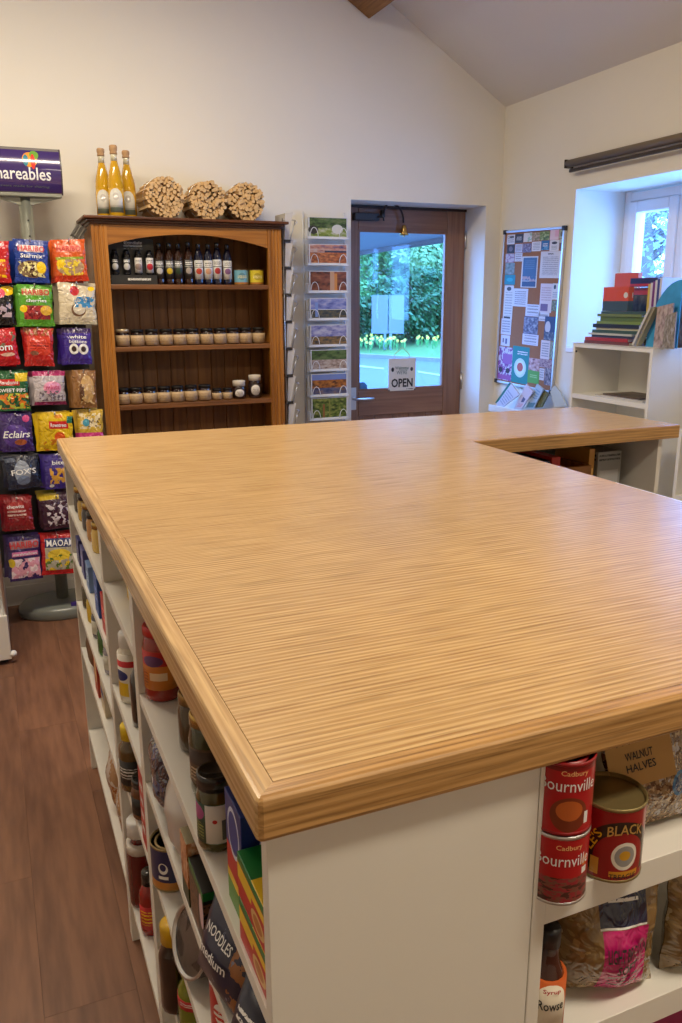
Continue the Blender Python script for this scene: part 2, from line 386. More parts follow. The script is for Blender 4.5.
# ---- window
wroot = struct(thing('window_1', 'white framed window deep in the right wall', 'window', (WX, (WY0+WY1)/2, WZ0))); del wroot['category']
def wbar(name, y0, y1, z0, z1, x0=WX, x1=WX+.07, m=None): return bx((x0, y0, z0), (x1, y1, z1)).build(name, m or M_upvc, wroot, bevel=.006)
wbar('window_frame', WY1-.045, WY1, WZ0, WZ1); wbar('window_frame', WY0, WY0+.045, WZ0, WZ1)
wbar('window_frame', WY0+.045, WY1-.045, WZ1-.05, WZ1-.006); wbar('window_frame', WY0+.045, WY1-.045, WZ0, WZ0+.05)
ya, yb_, yc = WY1-.047, 3.11, 2.44
wbar('mullion', yb_-.02, yb_+.02, WZ0+.05, WZ1-.05)
wbar('mullion', yc-.02, yc+.02, WZ0+.05, WZ1-.05)
for a, b in ((ya, yb_+.02), (yb_-.02, yc+.02), (yc-.02, WY0+.047)):
    for p in (((a-.055), a), (b, b+.055)): wbar('sash', p[0], p[1], WZ0+.052, WZ1-.052, WX-.012, WX+.05)
    wbar('sash', b+.055, a-.055, WZ1-.107, WZ1-.052, WX-.012, WX+.05); wbar('sash', b+.055, a-.055, WZ0+.052, WZ0+.107, WX-.012, WX+.05)
    bx((WX+.02, b+.05, WZ0+.1), (WX+.026, a-.05, WZ1-.1)).build('pane', M_glass, wroot)
sl = struct(bx((XR-.005, WY0+.002, WZ0-.005), (WX+.005, WY1-.002, WZ0+.022)).build('trim_2', M_upvc, bevel=.004)); sl['label'] = 'white window sill board'
# roller blind rail
bl = thing('blind_rail', 'dark brown roller blind rolled up above the window', 'blind', (XR-.04, 2.8, 2.1))
MB().tube([(XR-.035, 3.535, 2.105), (XR-.035, 1.9, 2.105)], .018, 14).build('roller', mat('blind_brown', rgb(112, 98, 80), .5), bl)
bx((XR-.045, 3.51, 2.062), (XR-.030, 1.92, 2.078)).build('bottom_bar', mat('blind_bar', rgb(52, 42, 32), .4), bl, bevel=.003)
for yy in (3.537, 1.895): bx((XR-.052, yy-.006, 2.085), (XR, yy+.003, 2.125)).build('bracket', mat('blind_bracket', rgb(60, 50, 40), .4), bl, bevel=.002)

# ---- door
DY = 4.353
dr = struct(thing('door_1', 'brown timber glazed shop door in a deep white recess', 'door', ((REC[0]+REC[1])/2, DY, 0))); del dr['category']
DX0, DX1, GX0, GX1, GZ0, GZ1 = 1.832, 2.658, 1.965, 2.53, .947, 1.838
for nm, a, b, m in (('door_stile', (DX0, DY, .01), (GX0, DY+.045, 1.955), M_door), ('door_stile', (GX1, DY, .01), (2.652, DY+.045, 1.955), M_door),
                    ('door_rail', (GX0, DY+.001, GZ1), (GX1, DY+.044, 1.954), M_doorx), ('door_rail', (GX0, DY+.001, .80), (GX1, DY+.044, GZ0), M_doorx),
                    ('door_rail', (GX0, DY+.001, .012), (GX1, DY+.044, .20), M_doorx)):
    bx(a, b).build(nm, m, dr, bevel=.004)
for i in range(5):
    w_ = (GX1-GX0)/5; bx((GX0+i*w_+.001, DY+.012, .2), (GX0+(i+1)*w_-.001, DY+.034, .80)).build('panel_board', M_door, dr, bevel=.003)
bx((GX0, DY+.02, GZ0), (GX1, DY+.026, GZ1)).build('pane', M_glass, dr)
for a, b in (((GX0, DY+.002, GZ0), (GX0+.010, DY+.02, GZ1)), ((GX1-.010, DY+.002, GZ0), (GX1, DY+.02, GZ1)), ((GX0+.01, DY+.002, GZ1-.01), (GX1-.01, DY+.02, GZ1)), ((GX0+.01, DY+.002, GZ0), (GX1-.01, DY+.02, GZ0+.01))):
    bx(a, b).build('glazing_bead', M_door, dr)
bx((REC[0]+.001, DY+.001, 1.955), (REC[1]-.001, DY+.05, REC[2]-.001)).build('door_head', mat('door_shadow_gap', rgb(48, 32, 26), .6), dr)
for zz in (1.80, .98, .3):
    MB().tube([(2.652, DY-.006, zz-.05), (2.652, DY-.006, zz+.05)], .007, 8).build('hinge', M_steel, dr)
hd = bx((1.915, DY-.006, .84), (1.95, DY, .97)).build('handle_plate', M_steel, dr, bevel=.002)
MB().tube([(1.932, DY-.004, .905), (1.932, DY-.05, .905), (1.95, DY-.055, .905), (2.04, DY-.055, .905)], .008, 8).build('handle', M_steel, hd)
cl = bx((1.925, DY-.045, 1.885), (2.075, DY-.001, 1.925)).build('door_closer', M_black, dr, bevel=.005)
MB().tube([(2.06, DY-.05, 1.905), (2.09, DY-.055, 1.905), (2.095, DY-.055, 1.885)], .006, 6).build('closer_arm', M_black, cl)
# sprung shop bell
be = thing('door_bell', 'brass shop bell on a curved dark spring at the top of the door', 'bell', (2.10, DY, 1.94))
MB().tube([(2.105+.062*(1-math.cos(a))-.0, DY-.03-.01*math.sin(a), 1.925+.055*math.sin(a)*1.3-(.045*a/math.pi if a > 1.5 else 0)) for a in [i*math.pi/12 for i in range(13)]], .006, 6).build('spring', mat('dark_spring', (.03, .02, .02), .4, .5), be)
MB().lathe([(.004, .055), (.012, .05), (.016, .03), (.020, .012), (.028, 0), (.024, .002), (.006, .02)], (2.232, DY-.032, 1.815), 14).build('bell', M_brass, be)
MB().lathe([(0, -.006), (.006, 0), (0, .006)], (2.232, DY-.032, 1.81), 8).build('clapper', M_brass, be)
bx((2.095, DY-.03, 1.905), (2.115, DY-.0005, 1.945)).build('bracket', M_black, be, bevel=.002)
# OPEN sign on the glass
sg = thing('open_sign', 'white OPEN sign hanging on the glass of the door', 'sign', (2.246, DY-.004, 1.03))
bx((2.157, DY-.006, .938), (2.337, DY-.002, 1.128)).build('board', pmat('sign_face', rgb(214, 210, 204), [('l', .38, .62, .72, .72, 3, rgb(120, 140, 130)), ('r', .0, .0, .05, .05, K), ('r', .95, 0, 1, .05, K), ('e', .15, .66, .05, .07, K), ('e', .85, .66, .05, .06, rgb(60, 60, 60)), ('l', .66, .03, .92, .07, 1, K)], .5), sg, bevel=.001)
lettering(sg, 'OPEN', lambda x, y: (x, -.004, y-.045), .142, .052, M_ink, bold=.03)
lettering(sg, "WE'RE", lambda x, y: (x-.002, -.004, y+.016), .07, .022, mat('sage_ink', rgb(110, 128, 118), .6))
lettering(sg, "Welcome", lambda x, y: (x-.002, -.004, y+.043), .09, .018, mat('sage_ink', rgb(110, 128, 118), .6))
MB().tube([(2.19, DY-.004, 1.105), (2.2, DY-.003, 1.155), (2.246, DY-.002, 1.19), (2.29, DY-.003, 1.155), (2.305, DY-.004, 1.105)], .0018, 5).build('cord', mat('twine', rgb(190, 150, 100), .8), sg)
st = MB().lathe([(.0, 0), (.032, .0), (.032, .0015), (0, .0015)], (0, 0, 0), 16)
stk = st.build('window_sticker', pmat('sticker', rgb(70, 130, 190), [('e', .5, .5, .2, .3, WHITE)]), None)
stk.rotation_euler = (rad(90), 0, 0); stk.location = (1.998, DY+.018, .965); tag(stk, 'round blue sticker in the lower corner of the door glass', 'sticker')

# ================================================================== OUTSIDE
def outp(px, py, z=-.05): return on('z', px, py, z)
M_road = mat('tarmac', rgb(78, 78, 80), .8, noise=.12, nscale=3)
M_grass = mat('verge_grass', rgb(80, 112, 46), .95, noise=.4, nscale=6, bump=.6)
struct(bx((-20, YB+.36, -.25), (60, 70, -.10)).build('ground', M_road), 'grey tarmac yard and road outside the shop')
vg = MB(); A = outp(330, 353); B = outp(470, 361)
dirv = (B-A); dirv.z = 0; dirv.normalize(); nv = Vector((-dirv.y, dirv.x, 0))
if nv.y < 0: nv = -nv
p0 = A-dirv*14; p1 = B+dirv*16
def gp(a, s, z): q = a+nv*s; return (q.x, q.y, z)
rows = [(0, -.10), (.25, -.02), (2.5, .18), (6.5, .55), (12, .9)]
for (s0, z0), (s1, z1) in zip(rows, rows[1:]): vg.poly([gp(p0, s0, z0), gp(p1, s0, z0), gp(p1, s1, z1), gp(p0, s1, z1)])
struct(vg.build('grass_verge', M_grass), 'green grass verge across the road')
ker = MB().prism([gp(p0, -.2, -.1), gp(p1, -.2, -.1), gp(p1, .02, -.1), gp(p0, .02, -.1)], (0, 0, .09)); struct(ker.build('kerb', mat('kerb', rgb(120, 112, 112), .9)), 'pale kerb along the road')
lm = MB(); l0 = outp(352, 366, -.095); l1 = outp(392, 371, -.095)
M_line = mat('road_paint', rgb(130, 130, 130), .7)
for a, b in (((356, 365), (384, 368)), ((418, 371), (443, 375))):
    q0, q1 = outp(*a, -.098), outp(*b, -.098); q2, q3 = outp(b[0], b[1]+1.6, -.098), outp(a[0], a[1]+1.6, -.098)
    tag(MB().prism([q0, q1, q2, q3], (0, 0, .006)).build('road_marking', M_line), 'white painted road line '+('nearer the left of' if a[0] < 400 else 'toward the right of')+' the door glass', 'road marking')
def leaves(name, center, rx, ry, rz, n, size, m, parent=None, seed=1, hollow=.35, flat_bottom=True):
    rr = random.Random(seed); mb = MB()
    for i in range(n):
        while True:
            p = Vector((rr.uniform(-1, 1), rr.uniform(-1, 1), rr.uniform(-1, 1)))
            if hollow < p.length < 1: break
        k = 1+.25*math.sin(p.x*5+seed)*math.cos(p.z*6+seed*2)
        c = Vector((center[0]+p.x*rx*k, center[1]+p.y*ry*k, center[2]+p.z*rz*k))
        d = Vector((rr.gauss(0, 1), rr.gauss(0, 1), rr.gauss(0, 1))).normalized(); e = d.orthogonal().normalized(); g = d.cross(e)
        s = size*rr.uniform(.6, 1.4)
        mb.poly([c-e*s*.45, c+g*s, c+e*s*.45, c-g*s*.9])
    return mb.build(name, m, parent, world=False)
M_lf = [mat('leaf_dark', rgb(52, 92, 44), .6, noise=.55, nscale=1.3), mat('leaf_mid', rgb(84, 128, 62), .6, noise=.5, nscale=1.5), mat('leaf_light', rgb(150, 178, 120), .6, noise=.4, nscale=1.2), mat('leaf_grey', rgb(150, 160, 165), .7, noise=.35, nscale=1.2)]
M_bark = mat('bark', rgb(120, 105, 95), .9, noise=.4, nscale=8, bump=.8)
def bush(px, py_base, zb, w, h, mi, label, seed, n=2600, depth=1.6, size=.09, dist=None):
    q = on('z', px, py_base, zb)
    t = thing('bush', label, 'bush', (q.x, q.y, zb), 0, 'hedge across the road')
    leaves('foliage', (0, 0, h*.5), w/2, depth/2, h*.55, n, size, M_lf[mi], t, seed)
    st = MB()
    for i in range(5):
        a = i*1.26; st.tube([(0, 0, -.15), (.25*w*math.cos(a)*.6, .3*math.sin(a), h*.45), (.42*w*math.cos(a)*.8, .5*math.sin(a), h*.85)], [.05, .03, .012], 6)
    st.build('stem', M_bark, t, world=False); return t
bush(437, 336, .35, 4.6, 1.9, 0, 'dark green laurel hedge to the right of the road sign', 3, 12000)
bush(352, 337, .35, 2.6, 1.7, 1, 'green hedge bush at the left edge of the door glass', 4, 7000)
bush(395, 336, .4, 3.0, 1.3, 0, 'low dark hedge behind the blank road sign', 5, 7000)
def tree(px, dist, trunk_h, cr, mi, label, seed, cz, n=3600, trunk_r=.12, size=.2, zb=.4, hollow=.2):
    d = fw + rt*((px-CX)/FPX); d.z = 0; d.normalize(); q = CAM+d*dist
    t = thing('tree', label, 'tree', (q.x, q.y, zb), 0, 'trees beyond the road')
    tk = MB().tube([(0, 0, -.2), (.05, .02, trunk_h*.5), (-.05, .05, trunk_h), (.1, 0, cz+cr[2]*.6)], [trunk_r, trunk_r*.85, trunk_r*.6, .02], 9); tk.build('trunk', M_bark, t, world=False)
    rr = random.Random(seed); br = MB()
    for i in range(22):
        z0 = trunk_h*rr.uniform(.45, 1.1); a = rr.uniform(0, 6.28); l = rr.uniform(.5, 1)
        e = Vector((math.cos(a)*cr[0]*l, math.sin(a)*cr[1]*l, cz+cr[2]*rr.uniform(-.7, .8)))
        s0 = Vector((0, 0, z0)); mid = s0.lerp(e, .5)+Vector((rr.uniform(-.2, .2), rr.uniform(-.2, .2), .15))
        br.tube([s0, mid, e], [trunk_r*.4, trunk_r*.2, .008], 5)
    br.build('branch', M_bark, t, world=False)
    leaves('crown', (0, 0, cz), cr[0], cr[1], cr[2], n, size, M_lf[mi], t, seed, hollow); return t
tree(405, 33, 2.2, (3.2, 2.0, 2.4), 1, 'mid green tree over the hedge in the middle of the door glass', 11, 2.9, 9000, size=.12)
tree(452, 31, 2.0, (2.6, 1.8, 2.6), 2, 'pale green tree at the right edge of the door glass', 12, 2.8, 8000, size=.11)
tree(366, 36, 2.2, (3.2, 2.0, 2.6), 3, 'bare greyish tree at the left of the door glass', 13, 3.0, 5000, size=.09)
tree(330, 46, 3, (7.5, 3, 4.6), 3, 'hazy grey green tree far behind at the left', 14, 3.4, 9000, size=.2)
tree(470, 46, 3, (8, 3, 4.6), 1, 'tall green tree far behind at the right', 15, 3.2, 10000, size=.2)
# daffodils on the verge
dz = .16
dcount = 0
for i in range(46):
    px = R.uniform(356, 446); py = R.gauss(339.5, 2.4)
    if 405 < px < 415: continue
    q = on('z', px, py+5, .30)
    sc_ = R.uniform(.45, .65); lab = 'yellow daffodil in flower on the verge left of the sign posts' if px < 386 else 'yellow daffodil in flower on the verge right of the sign posts'
    if i == 0:
        df = thing('daffodil', lab, 'flower', q, 0, 'daffodils on the verge')
        MB().tube([(0, 0, -.12), (.01, 0, .15), (.0, -.01, .3)], .012, 5).build('stem', mat('stem', rgb(90, 150, 60), .6), df, world=False)
        fm_ = MB()
        for k in range(6):
            a = k*math.pi/3; fm_.poly([(0, -.02, .31), (.06*math.cos(a-.35), -.03, .31+.06*math.sin(a-.35)), (.1*math.cos(a), -.03, .31+.1*math.sin(a)), (.06*math.cos(a+.35), -.03, .31+.06*math.sin(a+.35))])
        fm_.build('petals', mat('petal', rgb(250, 235, 110), .6), df, world=False)
        MB().tube([(0, -.02, .31), (0, -.09, .31)], [.02, .035], 8).build('trumpet', mat('trumpet', rgb(245, 190, 40), .6), df, world=False)
        lv = MB()
        for k in range(5):
            a = k*1.3; lv.poly([(.02*math.cos(a), .02*math.sin(a), -.12), (.05*math.cos(a+.4), .05*math.sin(a), .1), (.12*math.cos(a), .12*math.sin(a), .24), (.04*math.cos(a-.4), .04*math.sin(a), .1)])
        lv.build('leaf', mat('blade', rgb(80, 150, 70), .6), df, world=False)
        DF = df; df.scale = (sc_,)*3
    else: dup(DF, q, R.uniform(-.6, .6), lab).scale = (sc_,)*3
# blank road sign seen from behind
q = on('z', 388, 343, .25)
rs = thing('road_sign', 'pair of blank pale road sign panels on two posts', 'sign', (q.x, q.y, .25))
k = (q-CAM).dot(fw)/FPX; yw = YA
rs.rotation_euler = (0, 0, -math.atan2((q-CAM).x, (q-CAM).y))
zt = CAM.z+(300.7-296)*k; zb_ = CAM.z+(300.7-333)*k
for x0, x1 in ((-16.5*k, -.4*k), (.4*k, 15.5*k)):
    bx((x0, -.02, zb_-.25), (x1, .0, zt-.25)).build('sign_panel', mat('sign_back', rgb(104, 106, 106), .5), rs, world=False, bevel=.004)
for x0 in (-3.2*k, 2.6*k): MB().tube([(x0, .04, -.2), (x0, .04, zt-.25)], .04, 8).build('post', mat('sign_post', rgb(160, 165, 170), .5, .3), rs, world=False)
# porch canopy outside the door
cp = thing('porch_canopy', 'pale porch canopy with a brown edge beam outside the door', 'canopy', (4.6, 7.5, 2.35))
pa, pb = on('z', 452, 237, 2.42), on('z', 352, 253, 2.42)
a = Vector((2.95, 4.55, 2.6)); 
sc = .70   # a porch roof about 2.1 m up
pa = CAM+(pa-CAM)*sc; pb = CAM+(pb-CAM)*sc
dv = (pb-pa).normalized()
pa2 = pa-dv*2.5; pb2 = pb+dv*.6
left = Vector((-1, -.0, 0.04))
MB().prism([pa2, pb2, pb2+left*2.9, pa2+left*2.9], (0, 0, .06)).build('roof_panel', mat('canopy_panel', rgb(140, 140, 138), .5), cp)
MB().prism([pa2+Vector((-.06, 0, -.05)), pb2+Vector((-.06, 0, -.05)), pb2+Vector((.0, 0, -.05)), pa2+Vector((.0, 0, -.05))], (0, 0, .06)).build('edge_beam', mat('canopy_beam', rgb(96, 80, 72), .6), cp)
# tree right outside the window
def wtree(py_, dist, mi, label, seed, cr, cz, n, trunk_r):
    d = on('x', py_, 250, 3.2)-CAM; d.z = 0; d.normalize(); q = CAM+d*dist
    t = thing('tree', label, 'tree', (q.x, q.y, -.1), 0, 'trees beyond the window')
    MB().tube([(0, 0, -.2), (.05, .02, 1.2), (-.1, .05, 2.6), (.1, 0, 5)], [trunk_r*1.2, trunk_r, trunk_r*.75, .05], 10).build('trunk', M_bark, t, world=False)
    rr = random.Random(seed); br = MB()
    for i in range(46):
        z0 = rr.uniform(.8, 3.6); a_ = rr.uniform(0, 6.28)
        e = Vector((math.cos(a_)*cr[0]*rr.uniform(.4, 1), math.sin(a_)*cr[1]*rr.uniform(.4, 1), z0+rr.uniform(-.5, 1.2))); s0 = Vector((0, 0, z0))
        br.tube([s0, s0.lerp(e, .5)+Vector((rr.uniform(-.2, .2), rr.uniform(-.2, .2), rr.uniform(-.1, .3))), e], [.05, .025, .008], 5)
    br.build('branch', M_bark, t, world=False); leaves('crown', (0, 0, cz), cr[0], cr[1], cr[2], n, .04, M_lf[mi], t, seed, .1)
wtree(645, 9.5, 3, 'ivy grown grey trunk with bare branches outside the window', 21, (1.7, 1.7, 2.0), 2.4, 9000, .17)
wtree(700, 14, 2, 'pale leafy tree further off outside the window', 22, (2.6, 2.6, 2.4), 2.2, 8000, .18)

# ================================================================== COUNTER ISLAND
T = 1.07; TK = .042
X0, X1, Y0 = .162, 1.243, .558
AX1, AY0 = 2.014, 1.962
SEAM = 1.377
def fary(x): return 2.515-(x-.162)*.0275
wt = thing('worktop', 'large oak worktop with a rounded edge covering the shelving island', 'worktop', (X0, Y0, T-TK))
E_ = .021
def slab(name, pts, m, outer=None, z0=T-TK, z1=T, rnd=.006):
    """board of the worktop; outer(x,y) marks the outline points whose top and bottom edges are rounded"""
    o = MB().prism([(x, y, z0) for x, y in pts], (0, 0, z1-z0)).build(name, m, wt)
    bm = bmesh.new(); bm.from_mesh(o.data); bmesh.ops.recalc_face_normals(bm, faces=bm.faces); off = wt.location
    if outer:
        es = [e for e in bm.edges if all(outer(v.co.x+off.x, v.co.y+off.y) for v in e.verts) and abs(e.verts[0].co.z-e.verts[1].co.z) < 1e-4]
        bmesh.ops.bevel(bm, geom=es, offset=rnd, segments=3, profile=.5, affect='EDGES', clamp_overlap=False)
    bm.to_mesh(o.data); bm.free(); return o
q_ = .0018; h6 = .006
oL = lambda x, y: x < X0+.003 or y < Y0+.003
oF = lambda x, y: y < Y0+.003 and x < X1-.001 or (x < X0+.003)
e_ = E_+.0007
slab('slab', [(X0+e_, Y0+e_), (X1-.004, Y0+e_), (X1-.004, SEAM), (X0+e_, SEAM)], M_oak)
slab('slab', [(X0+E_, SEAM+.0008), (X1, SEAM+.0008), (X1, fary(X1)), (X0+E_, fary(X0+E_))], M_oak)
slab('slab', [(X1+.0004, AY0+.02), (AX1-.02, AY0+.02), (AX1-.02, fary(AX1)), (X1+.0004, fary(X1))], M_oak)
slab('edging', [(X0, Y0+h6), (X0+q_, Y0+q_), (X0+E_, Y0+E_), (X0+E_, SEAM-.006), (X0, SEAM)], M_oaky, lambda x, y: x < X0+.003)
slab('edging', [(X0, SEAM+.001), (X0+E_, SEAM-.005), (X0+E_, fary(X0)), (X0, fary(X0))], M_oaky, lambda x, y: x < X0+.003)
slab('edging', [(X0+q_, Y0+q_), (X0+h6, Y0), (X1, Y0), (X1, Y0+E_), (X0+E_, Y0+E_)], M_oakd, lambda x, y: y < Y0+.003)
slab('edging', [(X1-.004, Y0+E_), (X1, Y0+E_), (X1, SEAM-.002), (X1-.004, SEAM-.002)], M_glint)  # white strip: the window's highlight on this edge, put into the colour
slab('edging', [(X1, AY0), (AX1, AY0), (AX1-.02, AY0+.02), (X1, AY0+.02)], M_oakd, lambda x, y: y < AY0+.002, rnd=.003)
slab('edging', [(AX1, AY0), (AX1, fary(AX1)), (AX1-.02, fary(AX1)), (AX1-.02, AY0+.02)], M_oaky, lambda x, y: x > AX1-.002, rnd=.003)
CZ = T-TK   # underside of worktop
def unit(label, axis, a0, a1, f, d, shelves, group=None, bt=.017, name='shelf_unit', top=CZ, back=True, st=.018, fixtop=False):
    """open shelf unit. axis 'y': runs along y and opens to -x (front plane x=f). axis 'x': runs along x and opens to -y."""
    if axis == 'y': mk = lambda u0, u1, w0, w1, z0, z1: bx((f+w0, u0, z0), (f+w1, u1, z1))
    else: mk = lambda u0, u1, w0, w1, z0, z1: bx((u0, f+w0, z0), (u1, f+w1, z1))
    t = thing(name, label, 'shelf unit', mk(a0, a1, 0, d, 0, 1).v[0], 0, group)
    e = .0004
    for u0, u1 in ((a0, a0+bt), (a1-bt, a1)): mk(u0+e, u1-e, 0, d, 0, top-e).build('side_panel', M_mel, t, bevel=.001)
    if back: mk(a0+bt, a1-bt, d-.008, d-.002, .08, top-.01).build('back_panel', M_mel, t)
    if fixtop: mk(a0+bt, a1-bt, .001, d-.01, top-.018, top-.001).build('top_panel', M_mel, t, bevel=.0008)
    for z in shelves:
        s = st; mk(a0+bt, a1-bt, .001, d-.01, z-s, z).build('shelf', M_mel, t, bevel=.0008)
    mk(a0+bt, a1-bt, .02, .035, 0, min(shelves)-.018).build('plinth', M_mel, t)
    return t
FX = .174; DP = .279
SH1 = [.876, .729, .576, .424, .14]; SH2 = [.894, .663, .484, .138]; SH3 = [.827, .661, .494, .318, .138]
unit('white open shelf unit at the far end of the island by the sweet stand', 'y', 1.691, 2.487, FX, DP, SH1, 'island shelf units')
unit('narrow white open shelf unit in the middle of the island side', 'y', 1.29, 1.69, FX, DP, SH2, 'island shelf units')
unit('white open shelf unit at the near corner of the island holding jars and boxes', 'y', .572, 1.289, FX, DP, SH3, 'island shelf units')
SHF = [.868, .672, .47, .27, .10]
unit('white open shelf unit under the worktop front holding tins and sugar', 'x', .4535, 1.225, .572, DP, SHF, 'island shelf units', st=.036)
unit('white open shelf unit under the far arm of the worktop', 'x', 1.25, 1.985, 2.0, .44, [.72, .42, .138], 'island shelf units')
# unit along inner right of the island
# ================================================================== PRODUCTS: builders
def cyl_fn(r, z, a0=0.):
    """map text (x,y) on a cylinder, facing -y"""
    return lambda x, y: (r*math.sin(x/r+a0), -r*math.cos(x/r+a0), z+y)
def jar(label, loc, r, h, body, lid, labm=None, rz=0, group=None, name='jar', lidh=.016, lab=(.2, .72), neck=.9, cat='jar', parts=True, seg=18, lid_r=None):
    t = thing(name, label, cat, loc, rz, group); hb = h-lidh
    MB().lathe([(r*.85, 0), (r*.98, .004), (r, .012), (r, hb*.82), (r*neck, hb*.95), (r*neck*.97, hb)], seg=seg).build('body', body, t, world=False)
    lr = lid_r or r*neck*1.04
    MB().lathe([(lr, hb), (lr, hb+lidh*.85), (lr*.95, h), (lr*.8, h), (lr*.78, h-.0015), (0, h-.0015)], seg=seg).build('lid', lid, t, world=False)
    if labm: MB().lathe([(r*1.012, hb*lab[0]), (r*1.012, hb*lab[1])], seg=seg).build('paper_label', labm, t, world=False)
    return t
def bottle(label, loc, r, h, body, cap, labm=None, rz=0, group=None, sh=.62, nr=.36, caph=.03, lab=(.12, .5), name='bottle', seg=16, capr=None, square=False):
    t = thing(name, label, 'bottle', loc, rz, group)
    MB().lathe([(r*.85, 0), (r*.98, .004), (r, .014), (r, h*sh), (r*.93, h*(sh+.06)), (r*.62, h*(sh+.16)), (r*nr*1.05, h*(sh+.24)), (r*nr, h-caph)], seg=seg).build('body', body, t, world=False)
    cr = capr or r*nr*1.15
    MB().lathe([(cr, h-caph), (cr, h-.003), (cr*.9, h), (0, h)], seg=seg).build('cap', cap, t, world=False)
    if labm: MB().lathe([(r*1.01, h*lab[0]), (r*1.01, h*lab[1])], seg=seg).build('paper_label', labm, t, world=False)
    return t
def tin(label, loc, r, h, bodym, rimm, rz=0, group=None, name='tin', sunk=.004, seg=28, cat='tin'):
    t = thing(name, label, cat, loc, rz, group)
    MB().lathe([(r, .003), (r, h-.003)], seg=seg, caps=False).build('body', bodym, t, world=False)
    MB().lathe([(r*.96, 0), (r*1.015, .001), (r*1.015, .003), (r, .004)], seg=seg).build('bottom_rim', rimm, t, world=False)
    MB().lathe([(r, h-.004), (r*1.02, h-.003), (r*1.02, h), (r*.97, h+.0005), (r*.95, h-sunk), (r*.8, h-sunk), (r*.78, h-sunk+.0015), (r*.7, h-sunk+.0015), (r*.68, h-sunk), (0, h-sunk)], seg=seg).build('lid', rimm, t, world=False)
    return t
def pillow(w, h, t, m, name='pouch', parent=None, nu=12, nv=14, crimp=.05, seed=0, sag=.0):
    """sealed bag facing -y: flat crimped ends, bulging middle, origin at its centre; returns object and surface function"""
    rr = random.Random(seed); ph = [rr.uniform(0, 6.28) for _ in range(6)]
    def prof(u, v):
        a = max(0, 1-(2*u-1)**2)**.45; vv = (v-crimp)/(1-2*crimp)
        if vv <= 0 or vv >= 1: return 0
        b = max(0, 1-(2*vv-1)**2)**.5
        return a*b*(1+.10*math.sin(u*7+v*5+ph[0])+.08*math.sin(v*11-u*4+ph[1])+.05*math.sin(u*17+ph[2]))*(1+sag*(.5-v))
    def pt(u, v, sgn=-1, off=0):
        edge = .012*w*math.sin(v*19+ph[3])*(abs(2*u-1)**4)
        x = (u-.5)*w+edge*(1 if u > .5 else -1); z = (v-.5)*h
        x *= 1-.05*prof(.5, v)
        return (x, sgn*(t/2*prof(u, v)+.0006+off), z)
    mb = MB()
    for sgn in (-1, 1):
        n0 = len(mb.v)
        for j in range(nv+1):
            for i in range(nu+1): mb.v.append(pt(i/nu, j/nv, sgn))
        for j in range(nv):
            for i in range(nu):
                q = [(i, j), (i+1, j), (i+1, j+1), (i, j+1)]
                if sgn > 0: q = q[::-1]
                mb.sm.add(len(mb.f)); mb.uv[len(mb.f)] = [(a/nu+(0 if sgn < 0 else 3), b/nv) for a, b in q]
                mb.f.append(tuple(n0+b*(nu+1)+a for a, b in q))
    o = mb.build(name, m, parent, world=False)
    return o, pt
def pouch_text(o, pt, s, u, v, w, h, m, W_, H_, slant=0, off=.0026, bold=.012):
    lettering(o, s, lambda x, y: pt(min(1, max(0, u+x/W_)), v+y/H_, -1, off), w, h, m, cut=.012, slant=slant, bold=bold)
def carton(label, a, b, m, name='carton', cat='box', group=None, flap=True):
    t = thing(name, label, cat, ((a[0]+b[0])/2, (a[1]+b[1])/2, min(a[2], b[2])), 0, group)
    bx(a, b).build('box', m, t, bevel=.001); return t

# ---- front shelf (facing the camera)
zs = SHF[0]
pc = on('z', 558, 889, zs); pc.y += .006
M_cocoa = pmat('cocoa_print', rgb(176, 18, 26), [('r', 0, .0, 1, .40, rgb(120, 74, 60)), ('n', 0, 0, 1, .40, 22, .5, rgb(150, 40, 50)), ('n', 0, 0, 1, .4, 14, .56, rgb(70, 34, 26)), ('e', .62, .62, .03, .08, rgb(220, 120, 40)), ('r', .60, .42, .64, .52, WHITE)], .3, .3)
M_cocoa2 = pmat('cocoa_print_mug', rgb(176, 18, 26), [('e', .50, .28, .10, .26, rgb(120, 48, 22)), ('e', .50, .34, .07, .15, rgb(190, 96, 40)), ('r', .585, .12, .61, .3, WHITE), ('r', .0, .92, 1, 1, rgb(120, 12, 18))], .3, .3)
r_t = .031
M_cap = mat('red_plastic', rgb(140, 14, 20), .35)
z_ = zs
for i, (mm, lb) in enumerate(((M_cocoa, 'red cocoa tin with cherry pattern, lower of the two stacked tins'), (M_cocoa2, 'red cocoa tin with a mug picture, upper of the two stacked tins'))):
    h_ = .080
    t = tin(lb, (pc.x, pc.y, z_), r_t, h_, mm, M_steel if i == 0 else M_cap, rz=rad(-22), group='stacked cocoa tins')
    lettering(t, 'Bournville', bold=0, fn=cyl_fn(r_t+.0006, h_*(.66 if i == 0 else .70), -.05), w=.060, h=.013, m=M_inkw, cut=.006)
    lettering(t, 'Cadbury', cyl_fn(r_t+.0006, h_*(.84 if i == 0 else .86), .1), .028, .007, mat('gold_ink2', rgb(230, 180, 120), .4), cut=.006)
    z_ += h_+.001
